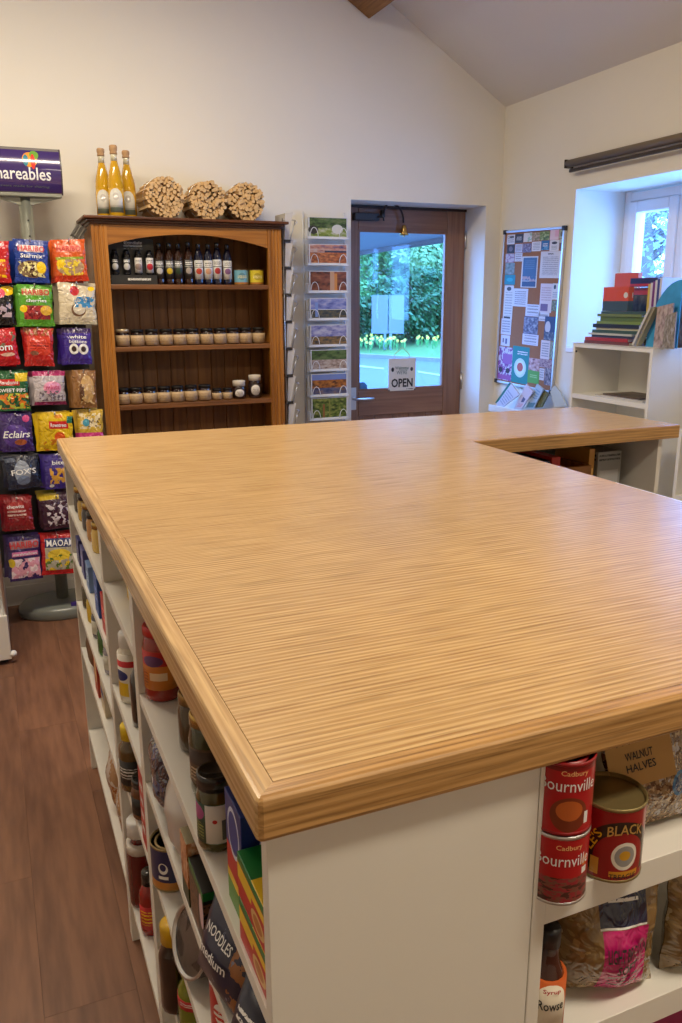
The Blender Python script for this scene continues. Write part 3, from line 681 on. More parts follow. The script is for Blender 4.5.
# treacle tin
pt_ = on('z', 611, 866, zs); pt_.y += .008
M_tre = pmat('treacle_print', rgb(150, 24, 26), [('r', 0, 0, 1, .06, rgb(190, 40, 36)), ('e', .5, .36, .17, .50, rgb(40, 26, 20)), ('e', .5, .30, .13, .40, rgb(150, 24, 26)), ('r', .30, .0, .70, .10, rgb(150, 24, 26)), ('e', .52, .36, .065, .20, rgb(230, 226, 214)), ('e', .52, .36, .05, .15, rgb(150, 150, 150)), ('e', .52, .37, .028, .07, rgb(200, 150, 40)), ('r', .45, .06, .60, .14, rgb(214, 150, 40)), ('r', .36, .06, .40, .30, rgb(226, 170, 60))], .28, .4)
r_t = .0355; h_ = .088
tr = tin('dark red treacle tin with a gold band and open metal lid', (pt_.x, pt_.y, zs), r_t, h_, M_tre, mat('dull_gold_metal', rgb(150, 134, 90), .38, .7), rz=rad(-20), sunk=.007)
lettering(tr, "LYLE'S", lambda x, y: cyl_fn(r_t+.0007, 0)(-.030-.004-.6*y+x*.45, .040+x*.95+y*.3), .042, .015, M_inky, cut=.006)
lettering(tr, "BLACK", lambda x, y: cyl_fn(r_t+.0007, 0)(x+.004, h_*.74-10*x*x+y), .04, .012, M_gold, cut=.006)
lettering(tr, "TREACLE", lambda x, y: cyl_fn(r_t+.0007, 0)(x+.004, h_*.10+y), .03, .006, M_ink, cut=.006)
# bag of walnut halves with kraft label
wb = thing('nut_bag', 'clear bag of walnut halves with a handwritten kraft paper label', 'bag', (0, 0, 0))
pw_ = on('z', 654, 852, zs); wb.location = (pw_.x+.026, pw_.y+.050, zs+.070); wb.rotation_euler = (rad(-8), rad(-9), rad(-10))
o, pt = pillow(.105, .135, .045, pmat('nut_print', rgb(150, 120, 84), [('n', 0, 0, 1, 1, 16, .5, rgb(98, 66, 38)), ('n', 0, 0, 1, 1, 24, .58, rgb(196, 170, 130)), ('e', .80, .36, .14, .11, rgb(60, 120, 170)), ('e', .80, .36, .10, .08, rgb(40, 70, 120)), ('n', 0, 0, 1, 1, 9, .62, rgb(190, 185, 190))], .25, .6, crinkle=.5), 'pouch', wb, seed=4)
lb_ = MB(); lb_.poly([(-.060, -.0310, .000), (.020, -.0310, .000), (.022, -.0230, .064), (-.058, -.0230, .064)])
ko = lb_.build('kraft_label', mat('kraft', rgb(190, 150, 92), .8, noise=.1), wb, world=False)
for s_, v_, w_ in (('Products', .060, .050), ('WALNUT', .042, .034), ('HALVES', .029, .036)):
    lettering(wb, s_, lambda x, y, v_=v_: (x-.020, -.0318+(v_-.008+y)*.125, v_-.008+y), w_, .009, M_ink)
fbag = thing('flour_bag', 'plain cream paper bag standing behind the walnut bag', 'bag', (pw_.x+.105, pw_.y+.10, zs+.076))
pillow(.12, .148, .06, mat('cream_paper', rgb(200, 180, 140), .7, noise=.08), 'pouch', fbag, seed=9)
# lower front shelf
zl = SHF[1]
ps = on('z', 544, 1036, zl)
sy = bottle('small bottle of amber syrup with an orange label', (ps.x+.003, ps.y+.006, zl), .0205, .140, mat('amber_syrup', rgb(60, 22, 12), .12, coat=.6), M_black,
            pmat('syrup_label', rgb(196, 92, 34), [('e', .5, .46, .16, .50, rgb(236, 226, 206)), ('e', .5, .12, .05, .11, rgb(200, 150, 40))], .45), rz=rad(-20), sh=.52, nr=.5, lab=(.10, .60), caph=.022)
lettering(sy, 'Rowse', cyl_fn(.0213, .054), .030, .012, M_ink, cut=.006)
lettering(sy, 'Syrup', cyl_fn(.0213, .072), .02, .007, M_inkr, cut=.006)
for i, (pxy, lab_, rz_) in enumerate((((618, 1003), 'bag of light brown soft sugar with a pink label', -16), ((722, 978), 'second brown sugar bag at the right edge beside the pink labelled one', -10))):
    q = on('z', *pxy, zl); t = thing('sugar_bag', lab_, 'bag', (q.x, q.y+.03, zl+.0745), rad(rz_), 'sugar bags on the front shelf')
    m_ = pmat('sugar_print', rgb(132, 104, 62), [('n', 0, 0, 1, 1, 7, .55, rgb(160, 132, 84)), ('n', 0, 0, 1, 1, 5, .62, rgb(196, 176, 140))] + ([('r', .36, .04, .84, .66, rgb(196, 22, 110)), ('r', .34, .68, .82, .96, rgb(24, 30, 66)), ('l', .44, .84, .74, .94, 2, WHITE), ('r', .34, .665, .82, .68, WHITE), ('l', .44, .14, .76, .26, 3, rgb(110, 10, 60))] if i == 0 else []), .25, .6, crinkle=.5)
    o, pt = pillow(.124, .148, .062, m_, 'pouch', t, crimp=.03, seed=12+i, sag=.5)
    if i == 0:
        for s_, v_, w_, h_2 in (('LIGHT BROWN', .50, .054, .017), ('SOFT', .37, .028, .014)): pouch_text(o, pt, s_, .60, v_, w_, h_2, M_ink, .124, .148, off=.005, bold=.02)
zb3 = SHF[2]
q = on('z', 690, 1120, zb3)
carton('purple and pink packet low on the front shelves at the right edge', (q.x-.04, .60, zb3), (q.x+.05, .66, zb3+.155), mat('magenta_pack', rgb(150, 20, 90), .4))

# ---- jars and boxes on the island's left side, near unit
z1 = SH3[0]
def at(px, py, z, dx=0, dy=0): q = on('z', px, py, z); return (q.x+dx, q.y+dy, z)
gold = mat('gold_lid', rgb(190, 160, 90), .25, .9); blk = mat('black_lid', (.015, .015, .015), .25, coat=.3); wcap = mat('white_cap', (.8, .8, .78), .35)
jar('large jar of red sauce with an orange and yellow label', at(164, 695, z1, .0, .0), .030, .128, mat('red_sauce', rgb(150, 26, 14), .15, coat=.6), mat('red_lid', RED, .3),
    pmat('sauce_label', rgb(206, 120, 30), [('r', 0, .62, 1, 1, rgb(190, 30, 24)), ('e', .55, .75, .1, .14, rgb(90, 30, 90)), ('r', .52, .25, .68, .45, rgb(230, 200, 160)), ('l', .2, .1, .5, .5, 5, rgb(150, 60, 20))], .4), rz=rad(-60), lab=(.20, .80))
jar('small jar with a speckled gold lid behind the green jar', at(188, 748, z1, .012), .024, .090, mat('brown_glass', rgb(70, 52, 26), .15, coat=.6), mat('speckled_lid', rgb(150, 120, 70), .3, .6, noise=.8, nscale=160))
jar('tall green pickle jar with a gold lid', at(203, 790, z1, .010), .025, .115, mat('green_brine', rgb(58, 60, 22), .12, coat=.7), gold, pmat('pickle_label', rgb(90, 64, 40), [('l', .1, .1, .9, .5, 4, rgb(200, 180, 150)), ('e', .5, .75, .3, .2, rgb(60, 40, 30))], .5), rz=rad(-60))
jar('olive jar with a black lid and a white barcode label', at(213, 843, z1, .006), .0235, .098, mat('olive_brine', rgb(72, 66, 20), .12, coat=.7), blk,
    pmat('olive_label', rgb(40, 70, 52), [('r', .52, .02, .70, .98, rgb(226, 220, 214)), ('e', .60, .58, .02, .05, RED), ('r', .655, .1, .69, .6, rgb(90, 90, 90)), ('e', .42, .75, .09, .2, rgb(150, 50, 110)), ('l', .25, .1, .5, .5, 5, rgb(160, 170, 90)), ('r', .3, .6, .38, .8, WHITE)], .4), rz=rad(-55), lab=(.16, .82), lidh=.018)
m_st = pmat('stock_print', rgb(190, 34, 30), [('r', 0, .55, 1, 1, rgb(34, 52, 130)), ('e', .5, .72, .36, .22, rgb(210, 220, 240)), ('e', .5, .72, .31, .18, rgb(40, 62, 150)), ('r', 0, .0, 1, .22, rgb(90, 150, 50)), ('r', 0, .22, 1, .3, YEL), ('r', 2, 0, 3, 1, rgb(40, 60, 140))], .4)
carton('blue and red stock cube carton with an oval logo beside the olive jar', (.184, .692, z1), (.320, .752, z1+.135), m_st)
m_s2 = pmat('stock_print2', rgb(196, 30, 30), [('r', 0, .45, .5, .62, YEL), ('r', .0, .62, 1, .8, YEL), ('r', 0, .82, 1, 1, rgb(20, 120, 50)), ('e', .7, .3, .22, .2, rgb(226, 190, 120)), ('e', .7, .3, .15, .13, rgb(190, 120, 50)), ('r', 2, 0, 3, .5, YEL), ('r', 2, .5, 3, 1, rgb(20, 120, 50))], .35)
for i in range(2):
    z0 = z1+i*.052
    carton(('lower' if i == 0 else 'upper')+' of two red and yellow soup cartons lying by the near corner', (.178, .594, z0), (.32, .688, z0+.0505), m_s2, group='soup cartons')
# second shelf
z2 = SH3[1]
def pouch_at(name, label, loc, w, h, t, m, rz=-90, tilt=0, cat='bag', group=None, seed=0, roll=0):
    o_ = thing(name, label, cat, (loc[0], loc[1], loc[2]+h/2), 0, group); o_.rotation_euler = (rad(tilt), rad(roll), rad(rz)); o, pt = pillow(w, h, t, m, 'pouch', o_, seed=seed, nu=10, nv=12); return o_, o, pt
pouch_at('pasta_bag', 'crumpled navy plastic bag on the second shelf below the red sauce', (.202, 1.185, z2), .15, .135, .062, pmat('navy_film', rgb(24, 28, 62), [('n', 0, 0, 1, 1, 6, .58, rgb(70, 76, 120)), ('l', .3, .5, .7, .6, 1, WHITE)], .15, .9, crinkle=.8), seed=31)
pouch_at('rice_bag', 'white plastic bag slumped between navy bag and photo packet', (.200, 1.052, z2), .12, .118, .055, mat('white_film', rgb(190, 182, 176), .3, coat=.5), seed=32, rz=-80)
carton('packet with a rusty noodle photograph leaning on the white bag', (.176, .945, z2), (.28, .985, z2+.10), pmat('noodle_print', rgb(180, 110, 60), [('g', 0, .35, 1, 1, 9, [rgb(110, 40, 20), rgb(200, 130, 80), rgb(236, 210, 180)]), ('r', 0, 0, 1, .3, rgb(24, 60, 34)), ('r', 2, 0, 3, 1, rgb(150, 140, 110))], .35), name='packet')
carton('dark green and brown packet of rice sticks on the second shelf', (.177, .862, z2), (.28, .940, z2+.085), pmat('stick_print', rgb(26, 26, 24), [('n', .0, .0, .6, .8, 14, .46, rgb(112, 78, 52)), ('r', 0, .86, 1, 1, rgb(30, 110, 50)), ('e', .85, .6, .14, .3, rgb(220, 190, 200))], .3), name='packet')
# third shelf
z3 = SH3[2]
tn = tin('blue and yellow food tin with a white figure logo', at(167, 880, z3, .012, .0), .036, .082, pmat('blue_tin', rgb(30, 36, 92), [('r', 0, 0, 1, .2, rgb(196, 130, 50)), ('e', .56, .55, .04, .14, WHITE), ('e', .56, .58, .025, .09, rgb(30, 36, 92)), ('r', .52, .28, .60, .36, WHITE)], .35, .3), mat('tin_lid', rgb(150, 130, 90), .45, .5), rz=rad(-60))
pr_ = thing('tuna_tin', 'wide shallow black and silver tin tipped on its side, red label', 'tin', (0, 0, 0)); pr_.location = (.203, 1.01, z3+.0535); pr_.rotation_euler = (0, rad(-72), rad(12))
MB().lathe([(.05, -.018), (.05, .018)], seg=26).build('body', mat('black_can', (.02, .02, .024), .3, coat=.5), pr_, world=False)
MB().lathe([(.05, .018), (.0515, .019), (.0515, .022), (.048, .022), (.046, .016), (0, .016)], seg=26).build('rim', M_steel, pr_, world=False)
MB().lathe([(.0, .0175), (.034, .0175), (.034, .0165)], seg=20).build('paper_label', mat('red_label', rgb(170, 40, 36), .4, noise=.7, nscale=60), pr_, world=False)
nv_ = pouch_at('noodle_pack', 'shiny navy noodle packet with white lettering on the second shelf', (.192, .790, z2), .125, .105, .036, pmat('navy_pack', rgb(20, 24, 60), [('n', .7, 0, 1, 1, 6, .5, rgb(150, 96, 50)), ('n', 0, 0, 1, 1, 7, .64, rgb(120, 124, 150))], .3, .2), seed=35, rz=-78, tilt=-18)
for s_, v_ in (('NOODLES', .68), ('medium', .45)): pouch_text(nv_[1], nv_[2], s_, .45, v_, .06, .012, M_inkw, .125, .105)
pouch_at('noodle_pack', 'second navy packet lying nearest the corner on the second shelf', (.196, .668, z2), .115, .085, .045, pmat('navy_pack2', rgb(18, 22, 50), [('l', .15, .55, .8, .75, 2, WHITE)], .3, .2), seed=36, rz=-70, tilt=-25)
# fourth shelf
z4 = SH3[3]
dkb = mat('dark_sauce', rgb(40, 20, 12), .12, coat=.7)
bottle('brown sauce bottle with a yellow cap low in the near unit', at(177, 1030, z4, .012, .05), .026, .165, dkb, mat('yellow_cap', rgb(214, 170, 20), .35), None, capr=.021, caph=.034, nr=.55)
bottle('bottle with a red label and a lime cap low in the near unit', at(198, 1062, z4, .010, .045), .027, .150, mat('lime_sauce', rgb(120, 130, 30), .2, coat=.5), mat('lime_cap', rgb(150, 150, 30), .35), pmat('red_lab', RED, [('l', .3, .3, .7, .7, 2, WHITE)], .4), capr=.02, caph=.026, lab=(.5, .62), nr=.6)
for i, (yy, lb) in enumerate(((.885, 'red labelled food tin beside the tipped black tin'), (.795, 'red labelled food tin, second from the tipped black tin'), (.70, 'dark red food tin nearest the corner below the navy packets'))):
    tin(lb, (.222+.004*i, yy, z3), .037, .100, pmat('soup_tin', rgb(186, 26, 28) if i < 2 else rgb(120, 20, 26), [('e', .55, .6, .09, .2, WHITE), ('r', 0, 0, 1, .25, rgb(210, 190, 150)), ('l', .45, .5, .66, .7, 2, RED)], .35, .3), M_steel, rz=rad(-60), group='red tins in the near unit')
# ---- middle narrow unit
carton('small yellow carton on the top shelf of the narrow middle unit', (.205, 1.50, SH2[0]), (.27, 1.56, SH2[0]+.06), pmat('yel_carton', rgb(220, 180, 60), [('r', .2, .3, .8, .7, rgb(240, 225, 170))]))
jar('jar with a pale lid at the back of the narrow unit top shelf', (.30, 1.42, SH2[0]), .03, .09, mat('pale_jar', rgb(200, 170, 90), .2, coat=.5), wcap)
bottle('white salad cream bottle with red band and blue oval', at(126, 700, SH2[1], .016, .0), .027, .150, mat('cream_bottle', rgb(226, 220, 206), .3), wcap,
       pmat('cream_label', rgb(230, 224, 212), [('r', 0, .72, 1, .86, RED), ('e', .5, .52, .12, .12, rgb(30, 40, 110)), ('r', .4, .05, .62, .36, YEL), ('r', .2, .05, .38, .3, rgb(230, 130, 150))], .4), rz=rad(-70), lab=(.08, .72), sh=.66, nr=.55, capr=.022, caph=.03)
bottle('dark green herb bottle behind the salad cream bottle', at(119, 672, SH2[1], .05, .02), .026, .19, mat('dark_green_glass', rgb(24, 52, 40), .15, coat=.6), blk, pmat('herb_label', rgb(40, 90, 74), [('n', 0, 0, 1, 1, 10, .5, WHITE)], .5))
bottle('slim black vinegar bottle in front of the salad cream bottle', at(137, 725, SH2[1], .014, .0), .022, .150, mat('black_vinegar', (.02, .012, .01), .12, coat=.7), blk)
bottle('oil bottle with a yellow cap and black neck in the narrow unit', at(130, 793, SH2[2], .014, .02), .028, .145, mat('olive_oil', rgb(92, 70, 26), .12, coat=.7), mat('yellow_cap2', rgb(226, 196, 20), .3), pmat('oil_label', (.02, .02, .02), [('l', .3, .3, .7, .7, 3, gold.diffuse_color[:3])], .4), rz=rad(-60), capr=.022, caph=.03, nr=.5)
jar('amber jar with a dark lid beside the red packet', at(137, 820, SH2[2], .02, .01), .026, .085, mat('amber_jar', rgb(96, 58, 22), .12, coat=.7), blk, mat('dark_label', rgb(30, 26, 24), .4))
carton('tall red packet with white lettering at the narrow unit edge', (.176, 1.325, SH2[2]), (.29, 1.372, SH2[2]+.155), pmat('red_pack', rgb(190, 24, 28), [('l', .2, .1, .8, .85, 4, WHITE)], .35), name='packet')
zq = SH2[3]
m_ket = mat('ketchup', rgb(96, 14, 10), .18, coat=.5)
bottle('ketchup bottle with a white cap on the bottom shelf', at(139, 908, zq, .016, .02), .031, .215, m_ket, wcap, mat('ketchup_label', rgb(214, 206, 196), .4), sh=.6, nr=.7, capr=.027, caph=.038, lab=(.64, .74))
bottle('dressing bottle with white cap and grey label behind the ketchup', at(133, 878, zq, .03, .03), .028, .195, mat('dressing', rgb(96, 100, 100), .2, coat=.5), wcap, pmat('grey_label', rgb(110, 130, 150), [('l', .2, .2, .8, .8, 4, WHITE)], .4), capr=.02, caph=.03, lab=(.3, .66), nr=.6)
bottle('small red chilli bottle with a black cap in front of the ketchup', at(147, 938, zq, .016, .02), .024, .150, mat('chilli', rgb(150, 26, 16), .18, coat=.5), blk, pmat('chilli_label', RED, [('l', .3, .2, .7, .8, 4, YEL)], .4), capr=.016)
# ---- far unit: rows of small goods
def row(zsh, ys, specs):
    for y, f in zip(ys, specs): f((.196+.03, y, zsh))
z = SH1[0]
c_ = [rgb(60, 44, 20), rgb(200, 160, 50), rgb(40, 30, 26), rgb(190, 130, 40), rgb(226, 190, 90)]
nm_ = ['dark', 'mustard yellow', 'blackish', 'amber', 'honey coloured']
for i in range(5): jar(nm_[i]+' spice jar in the top row of the far unit', (.210, 2.38-i*.105, z), .026, .075, mat('spice', c_[i], .25, coat=.5), blk if i % 2 else gold, group='spice jars in the far unit')
z = SH1[1]
c_ = [rgb(60, 60, 120), rgb(90, 90, 150), rgb(120, 150, 200), rgb(50, 90, 170), rgb(190, 40, 36)]
nm_ = ['indigo', 'lavender', 'pale blue', 'bright blue', 'red']
for i in range(5):
    y = (2.36, 2.24, 2.12, 1.93, 1.80)[i]; carton(nm_[i]+' tea carton on the second shelf of the far unit', (.181, y-.035, z), (.28, y+.035, z+(.075, .08, .07, .10, .09)[i]), pmat('tea_print', c_[i], [('r', .2, .35, .8, .7, tuple(min(1, c*1.8+.1) for c in c_[i])), ('l', .25, .42, .75, .6, 2, K)], .45), group='tea cartons in the far unit')
z = SH1[2]
c_ = [rgb(70, 66, 40), rgb(210, 176, 40), rgb(90, 90, 96), rgb(60, 110, 50), rgb(150, 150, 165), rgb(80, 84, 140)]
nm_ = ['brown green', 'yellow', 'grey', 'leaf green', 'silver', 'violet blue']
for i in range(6): jar(nm_[i]+' jar on the third shelf of the far unit', (.212, 2.40-i*.12, z), .027, .088, mat('jarred', c_[i], .25, coat=.5), wcap if i % 2 == 0 else blk, mat('jar_paper', rgb(200, 196, 180), .6) if i in (2, 4) else None, group='jars on the third shelf of the far unit')
z = SH1[3]
pouch_at('crisp_bag', 'brown paper bag of snacks on the fourth shelf of the far unit', (.205, 2.30, z), .13, .12, .05, mat('brown_paper', rgb(110, 76, 46), .6, noise=.3, nscale=30), seed=41)
carton('orange red biscuit packet on the fourth shelf of the far unit', (.182, 2.10, z), (.27, 2.17, z+.13), pmat('biscuit_print', rgb(186, 56, 30), [('e', .5, .5, .3, .25, rgb(226, 190, 130))], .4), name='packet')
carton('cream cracker packet on the fourth shelf of the far unit', (.184, 1.98, z), (.27, 2.05, z+.11), pmat('cracker_print', rgb(214, 200, 170), [('r', .1, .4, .9, .6, rgb(40, 70, 130))], .4), name='packet')
z = SH1[4]
for i, (y, lb) in enumerate(((2.02, 'clear bag of pasta shapes on the bottom shelf of the far unit'), (1.86, 'clear bag of amber lentils on the bottom shelf of the far unit'))):
    pouch_at('pasta_bag', lb, (.206, y, z), .13, .17, .05, pmat('pasta_print', rgb(176, 140, 100), [('n', 0, .5, 1, 1, 5, .5, rgb(210, 200, 190)), ('n', 0, 0, 1, .5, 16, .5, rgb(150, 80, 26))], .2, .8), seed=45+i)
# ---- goods on the shelf under the far arm
za = .72
def armx(px): return on('y', px, 460, 2.12).x
for i, (p0, p1, h, col, lb) in enumerate(((524, 551, .235, rgb(34, 40, 84), 'dark blue boxed game on the shelf under the worktop arm'), (552, 561, .245, rgb(196, 34, 30), 'red book beside the dark blue box under the arm'), (589, 595, .262, rgb(205, 150, 60), 'thin honey coloured board upright under the arm'))):
    carton(lb, (armx(p0), 2.12, za), (armx(p1)-.002, 2.30, za+h), pmat('gift_print', col, [('r', .15, .55, .85, .75, tuple(min(1, c*2+.1) for c in col))], .4), group='goods under the arm')
xa_, xb_ = armx(562), armx(588)
t = thing('gift_crate', 'small wooden crate on the shelf under the worktop arm', 'crate', ((xa_+xb_)/2, 2.2, za))
for yy in (2.10, 2.288):
    for i in range(4): bx((xa_, yy, za+i*.054+.004), (xb_, yy+.012, za+i*.054+.050)).build('slat', M_pinex, t, bevel=.001)
for x in (xa_, xb_-.012): bx((x, 2.1125, za), (x+.012, 2.2875, za+.212)).build('crate_end', M_pine, t, bevel=.001)
carton('grey and white magazine box at the end of the arm shelf', (armx(596), 2.11, za), (armx(619), 2.33, za+.25), pmat('mag_print', rgb(150, 152, 150), [('l', .05, .86, .95, .97, 2, rgb(60, 64, 70)), ('r', .1, .3, .9, .75, rgb(180, 182, 184)), ('l', .15, .5, .85, .56, 1, rgb(80, 90, 120))], .5))

# ================================================================== PINE DRESSER
DF_, DB = 3.86, 4.14
ds = thing('pine_bookcase', 'tall varnished pine bookcase with arched top against the white wall', 'bookcase', (.905, DF_, 0))
XS0, XS1 = .469, 1.340
for x0 in (XS0, XS1-.067):
    pts = [(x0, DF_)]; k = 4; g = .067/(k*2+1)
    prof = [(x0, DF_)]
    for i in range(k-1):
        xx = x0+.012+i*.0165; prof += [(xx, DF_), (xx+.003, DF_+.004), (xx+.007, DF_+.004), (xx+.010, DF_)]
    prof += [(x0+.067, DF_), (x0+.067, DF_+.022), (x0, DF_+.022)]
    MB().prism([(x, y, 0) for x, y in prof], (0, 0, 1.786)).build('stile', M_pine, ds)
for x0 in (XS0+.002, XS1-.020): bx((x0, DF_+.0225, .0), (x0+.018, DB, 1.786)).build('side_panel', M_pine, ds, bevel=.001)
ar = MB(); xa, xb = XS0+.0675, XS1-.0675; N_ = 24
pts = [(xa, DF_+.004, 1.786)]+[(xa+(xb-xa)*i/N_, DF_+.004, 1.700+.052*(1-(2*i/N_-1)**2)) for i in range(N_+1)]+[(xb, DF_+.004, 1.786)]
for i in range(N_):
    a, b = pts[1+i], pts[2+i]; ar.prism([(a[0], a[1], 1.786), a, b, (b[0], b[1], 1.786)], (0, .018, 0))
ar.build('arched_rail', M_pinex, ds)
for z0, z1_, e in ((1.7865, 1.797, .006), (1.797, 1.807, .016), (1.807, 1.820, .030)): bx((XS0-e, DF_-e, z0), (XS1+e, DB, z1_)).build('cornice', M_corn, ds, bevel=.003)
DSH = [1.533, 1.258, .992, .70, .40, .10]
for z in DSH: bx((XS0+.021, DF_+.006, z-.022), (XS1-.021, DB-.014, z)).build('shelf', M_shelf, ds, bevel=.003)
nb = 12; wbd = (XS1-XS0-.044)/nb
bb = None
for i in range(nb):
    x = XS0+.022+i*wbd
    if bb is None: bb = MB().prism([(0, 0, 0), (.003, -.004, 0), (wbd-.003, -.004, 0), (wbd, 0, 0), (wbd, .006, 0), (0, .006, 0)], (0, 0, 1.78)).build('backboard', M_pined, None); o = bb
    else: o = bb.copy(); C.objects.link(o)
    o.parent = ds; o.location = Vector((x, DB-.008, 0))-ds.location
bx((XS0+.068, DF_+.006, 0), (XS1-.068, DF_+.022, .078)).build('plinth', M_pinex, ds)

# --- on top: three bottles, three kindling bundles
m_fizz = mat('golden_fizz', rgb(196, 150, 24), .08, coat=.8); m_clear = mat('clear_neck', rgb(206, 200, 170), .1, coat=.8); m_cork = mat('cork', rgb(176, 140, 100), .8, noise=.3, nscale=150)
m_fl = pmat('fizz_label', rgb(196, 150, 24), [('e', .5, .55, .15, .45, rgb(206, 204, 196)), ('r', .35, .2, .65, .55, rgb(206, 204, 196)), ('r', .35, 0, .65, .22, rgb(120, 132, 116)), ('r', .35, .24, .65, .28, rgb(170, 170, 160)), ('e', .5, .66, .06, .16, rgb(180, 176, 170))], .2, .5)
for i, (px, yy, h, lb) in enumerate(((105, 4.00, .295, 'left one of three golden cordial bottles on the bookcase top'), (117.5, 3.93, .300, 'front middle one of three golden cordial bottles on the bookcase'), (129.5, 4.01, .294, 'right one of three golden cordial bottles on the bookcase top'))):
    q = on('y', px, 214, yy); t = thing('cordial_bottle', lb, 'bottle', (q.x, yy, 1.82), rad(-12), 'cordial bottles on the bookcase')
    r = .034
    MB().lathe([(r*.9, 0), (r, .006), (r, .135), (r*.94, .16), (r*.62, .205), (r*.42, .235)], seg=20).build('body', m_fizz, t, world=False)
    MB().lathe([(r*.42, .235), (r*.38, .272)], seg=20).build('neck', m_clear, t, world=False)
    MB().lathe([(r*.44, .262), (r*.48, .268), (r*.42, .273), (r*.50, .279), (r*.50, h-.004), (r*.40, h), (0, h)], seg=16).build('cork', m_cork, t, world=False)
    MB().lathe([(r*1.012, .02), (r*1.012, .12)], seg=20).build('paper_label', m_fl, t, world=False)
M_stick = mat('split_wood_end', rgb(204, 170, 122), .8, noise=.25, nscale=60); M_sticks = mat('split_wood', rgb(160, 116, 72), .85, noise=.3, nscale=30)
for i, (px, py, rp, lb) in enumerate(((166, 198, 20.0, 'left bundle of kindling sticks on the bookcase, largest of three'), (209, 201, 18.6, 'middle bundle of kindling sticks on the bookcase top'), (246.5, 200.5, 18.8, 'right bundle of kindling sticks next to the wall rack'))):
    yf = 3.90; q = on('y', px, py, yf); rb = rp*(q-CAM).dot(fw)/FPX; zc = 1.82+rb+.002
    t = thing('kindling_bundle', lb, 'firewood', (q.x, yf, 1.82), rad((4, 0, -6)[i]), 'kindling bundles on the bookcase')
    rr = random.Random(50+i); pts = []; s_ = .0082; mb = MB(); y_ = 0
    placed = []
    for tries in range(6000):
        a = rr.uniform(0, 6.283); d = rb*math.sqrt(rr.random())*.94
        x, zz = d*math.cos(a), d*math.sin(a)
        if all((x-u)**2+(zz-w)**2 > (s_*1.55)**2 for u, w in placed): placed.append((x, zz))
    for x, zz in placed:
        a = rr.uniform(0, 6.28); k = rr.choice((4, 4, 5, 6)); ss = s_*rr.uniform(1.05, 1.3); y0 = rr.uniform(-.008, .010)
        mb.prism([(x+ss*math.cos(a+j*6.283/k), y0, zc-1.82+zz+ss*math.sin(a+j*6.283/k)) for j in range(k)], (0, .2+rr.uniform(-.01, .01), 0))
    so = mb.build('sticks', M_stick, t, world=False); so['kind'] = 'stuff'
    MB().tube([(rb*1.0*math.cos(a), .06, zc-1.82+rb*1.0*math.sin(a)) for a in [j*6.283/24 for j in range(25)]], .0018, 5, cap=False).build('wire', M_steel, t, world=False)
# --- top shelf goods
zt_ = DSH[0]
q0 = on('y', 111, 284, 3.93); q1 = on('y', 157, 284, 3.93); ztop = on('y', 130, 238, 3.93).z
db = thing('display_box', 'black display case holding four small flavour bottles', 'box', ((q0.x+q1.x)/2, 3.95, zt_))
bx((q0.x, 3.965, zt_), (q1.x, 3.985, ztop)).build('back_board', pmat('display_print', (.02, .02, .02), [('l', .35, .78, .75, .93, 2, rgb(160, 160, 150)), ('r', .36, .07, .86, .14, rgb(180, 180, 170))], .4), db)
bx((q0.x, 3.915, zt_), (q1.x, 3.965, zt_+.042)).build('base', pmat('display_base', (.02, .02, .02), [('l', .36, .3, .86, .75, 1, rgb(210, 210, 200))], .4), db)
lettering(db, 'Cordials', lambda x, y: (x+.01, 3.9645-3.95, ztop-zt_-.018+y), .08, .014, mat('silver_ink', rgb(190, 186, 170), .4))
m_dkg = mat('dark_bottle', (.012, .012, .014), .12, coat=.7)
for i in range(4):
    x = q0.x+(i+.5)*(q1.x-q0.x)/4
    m_ = pmat('mini_label', (rgb(210, 205, 200) if i > 1 else rgb(40, 38, 38)), [('e', .5, .4, .16, .22, (rgb(190, 40, 50) if i == 3 else rgb(210, 208, 200) if i < 2 else rgb(150, 130, 120))), ('l', .36, .7, .64, .9, 2, WHITE if i < 2 else K)], .45)
    bottle(('first', 'second', 'third', 'fourth')[i]+' small bottle from the left in the black display case', (x, 3.94, zt_+.0425), .0165, .105, m_dkg, blk, m_, rz=rad(-8), sh=.8, nr=.6, lab=(.1, .72), caph=.012, group='small bottles in the display case', seg=12)
for i, px in enumerate((160.5, 170.5, 179.3, 189.5, 199.5, 209, 218, 228)):
    q = on('y', px, 284, 3.945); wl = i > 3
    lc = rgb(206, 204, 200) if wl else (rgb(60, 52, 48), rgb(190, 160, 40), rgb(34, 32, 30), rgb(44, 40, 40))[i]
    m_ = pmat('syrup_lab', rgb(210, 208, 204) if wl else rgb(50, 46, 44), [('e', .5, .42, .12, .16, (rgb(186, 70, 50), rgb(200, 150, 120), rgb(170, 50, 50), rgb(130, 90, 130))[i % 4] if wl else (rgb(190, 186, 180), rgb(206, 176, 40), rgb(40, 60, 40), rgb(170, 160, 150))[i % 4]), ('l', .36, .72, .64, .92, 2, K if wl else WHITE), ('r', .3, .62, .7, .66, K if wl else rgb(160, 160, 150))], .45)
    o_ = ('first', 'second', 'third', 'fourth')[i % 4]
    bottle(o_+' '+('white labelled navy syrup bottle' if wl else 'dark labelled brown syrup bottle')+' from the left on the top shelf', (q.x, 3.945, zt_), .0205, .185 if i not in (3, 6) else .192, mat('syrup_navy', rgb(16, 20, 44), .12, coat=.7) if wl else mat('syrup_brown', rgb(44, 20, 10), .12, coat=.7), blk, m_, rz=rad(-10), sh=.66, nr=.45, lab=(.14, .60), caph=.026, group='syrup bottles on the top shelf', seg=14)
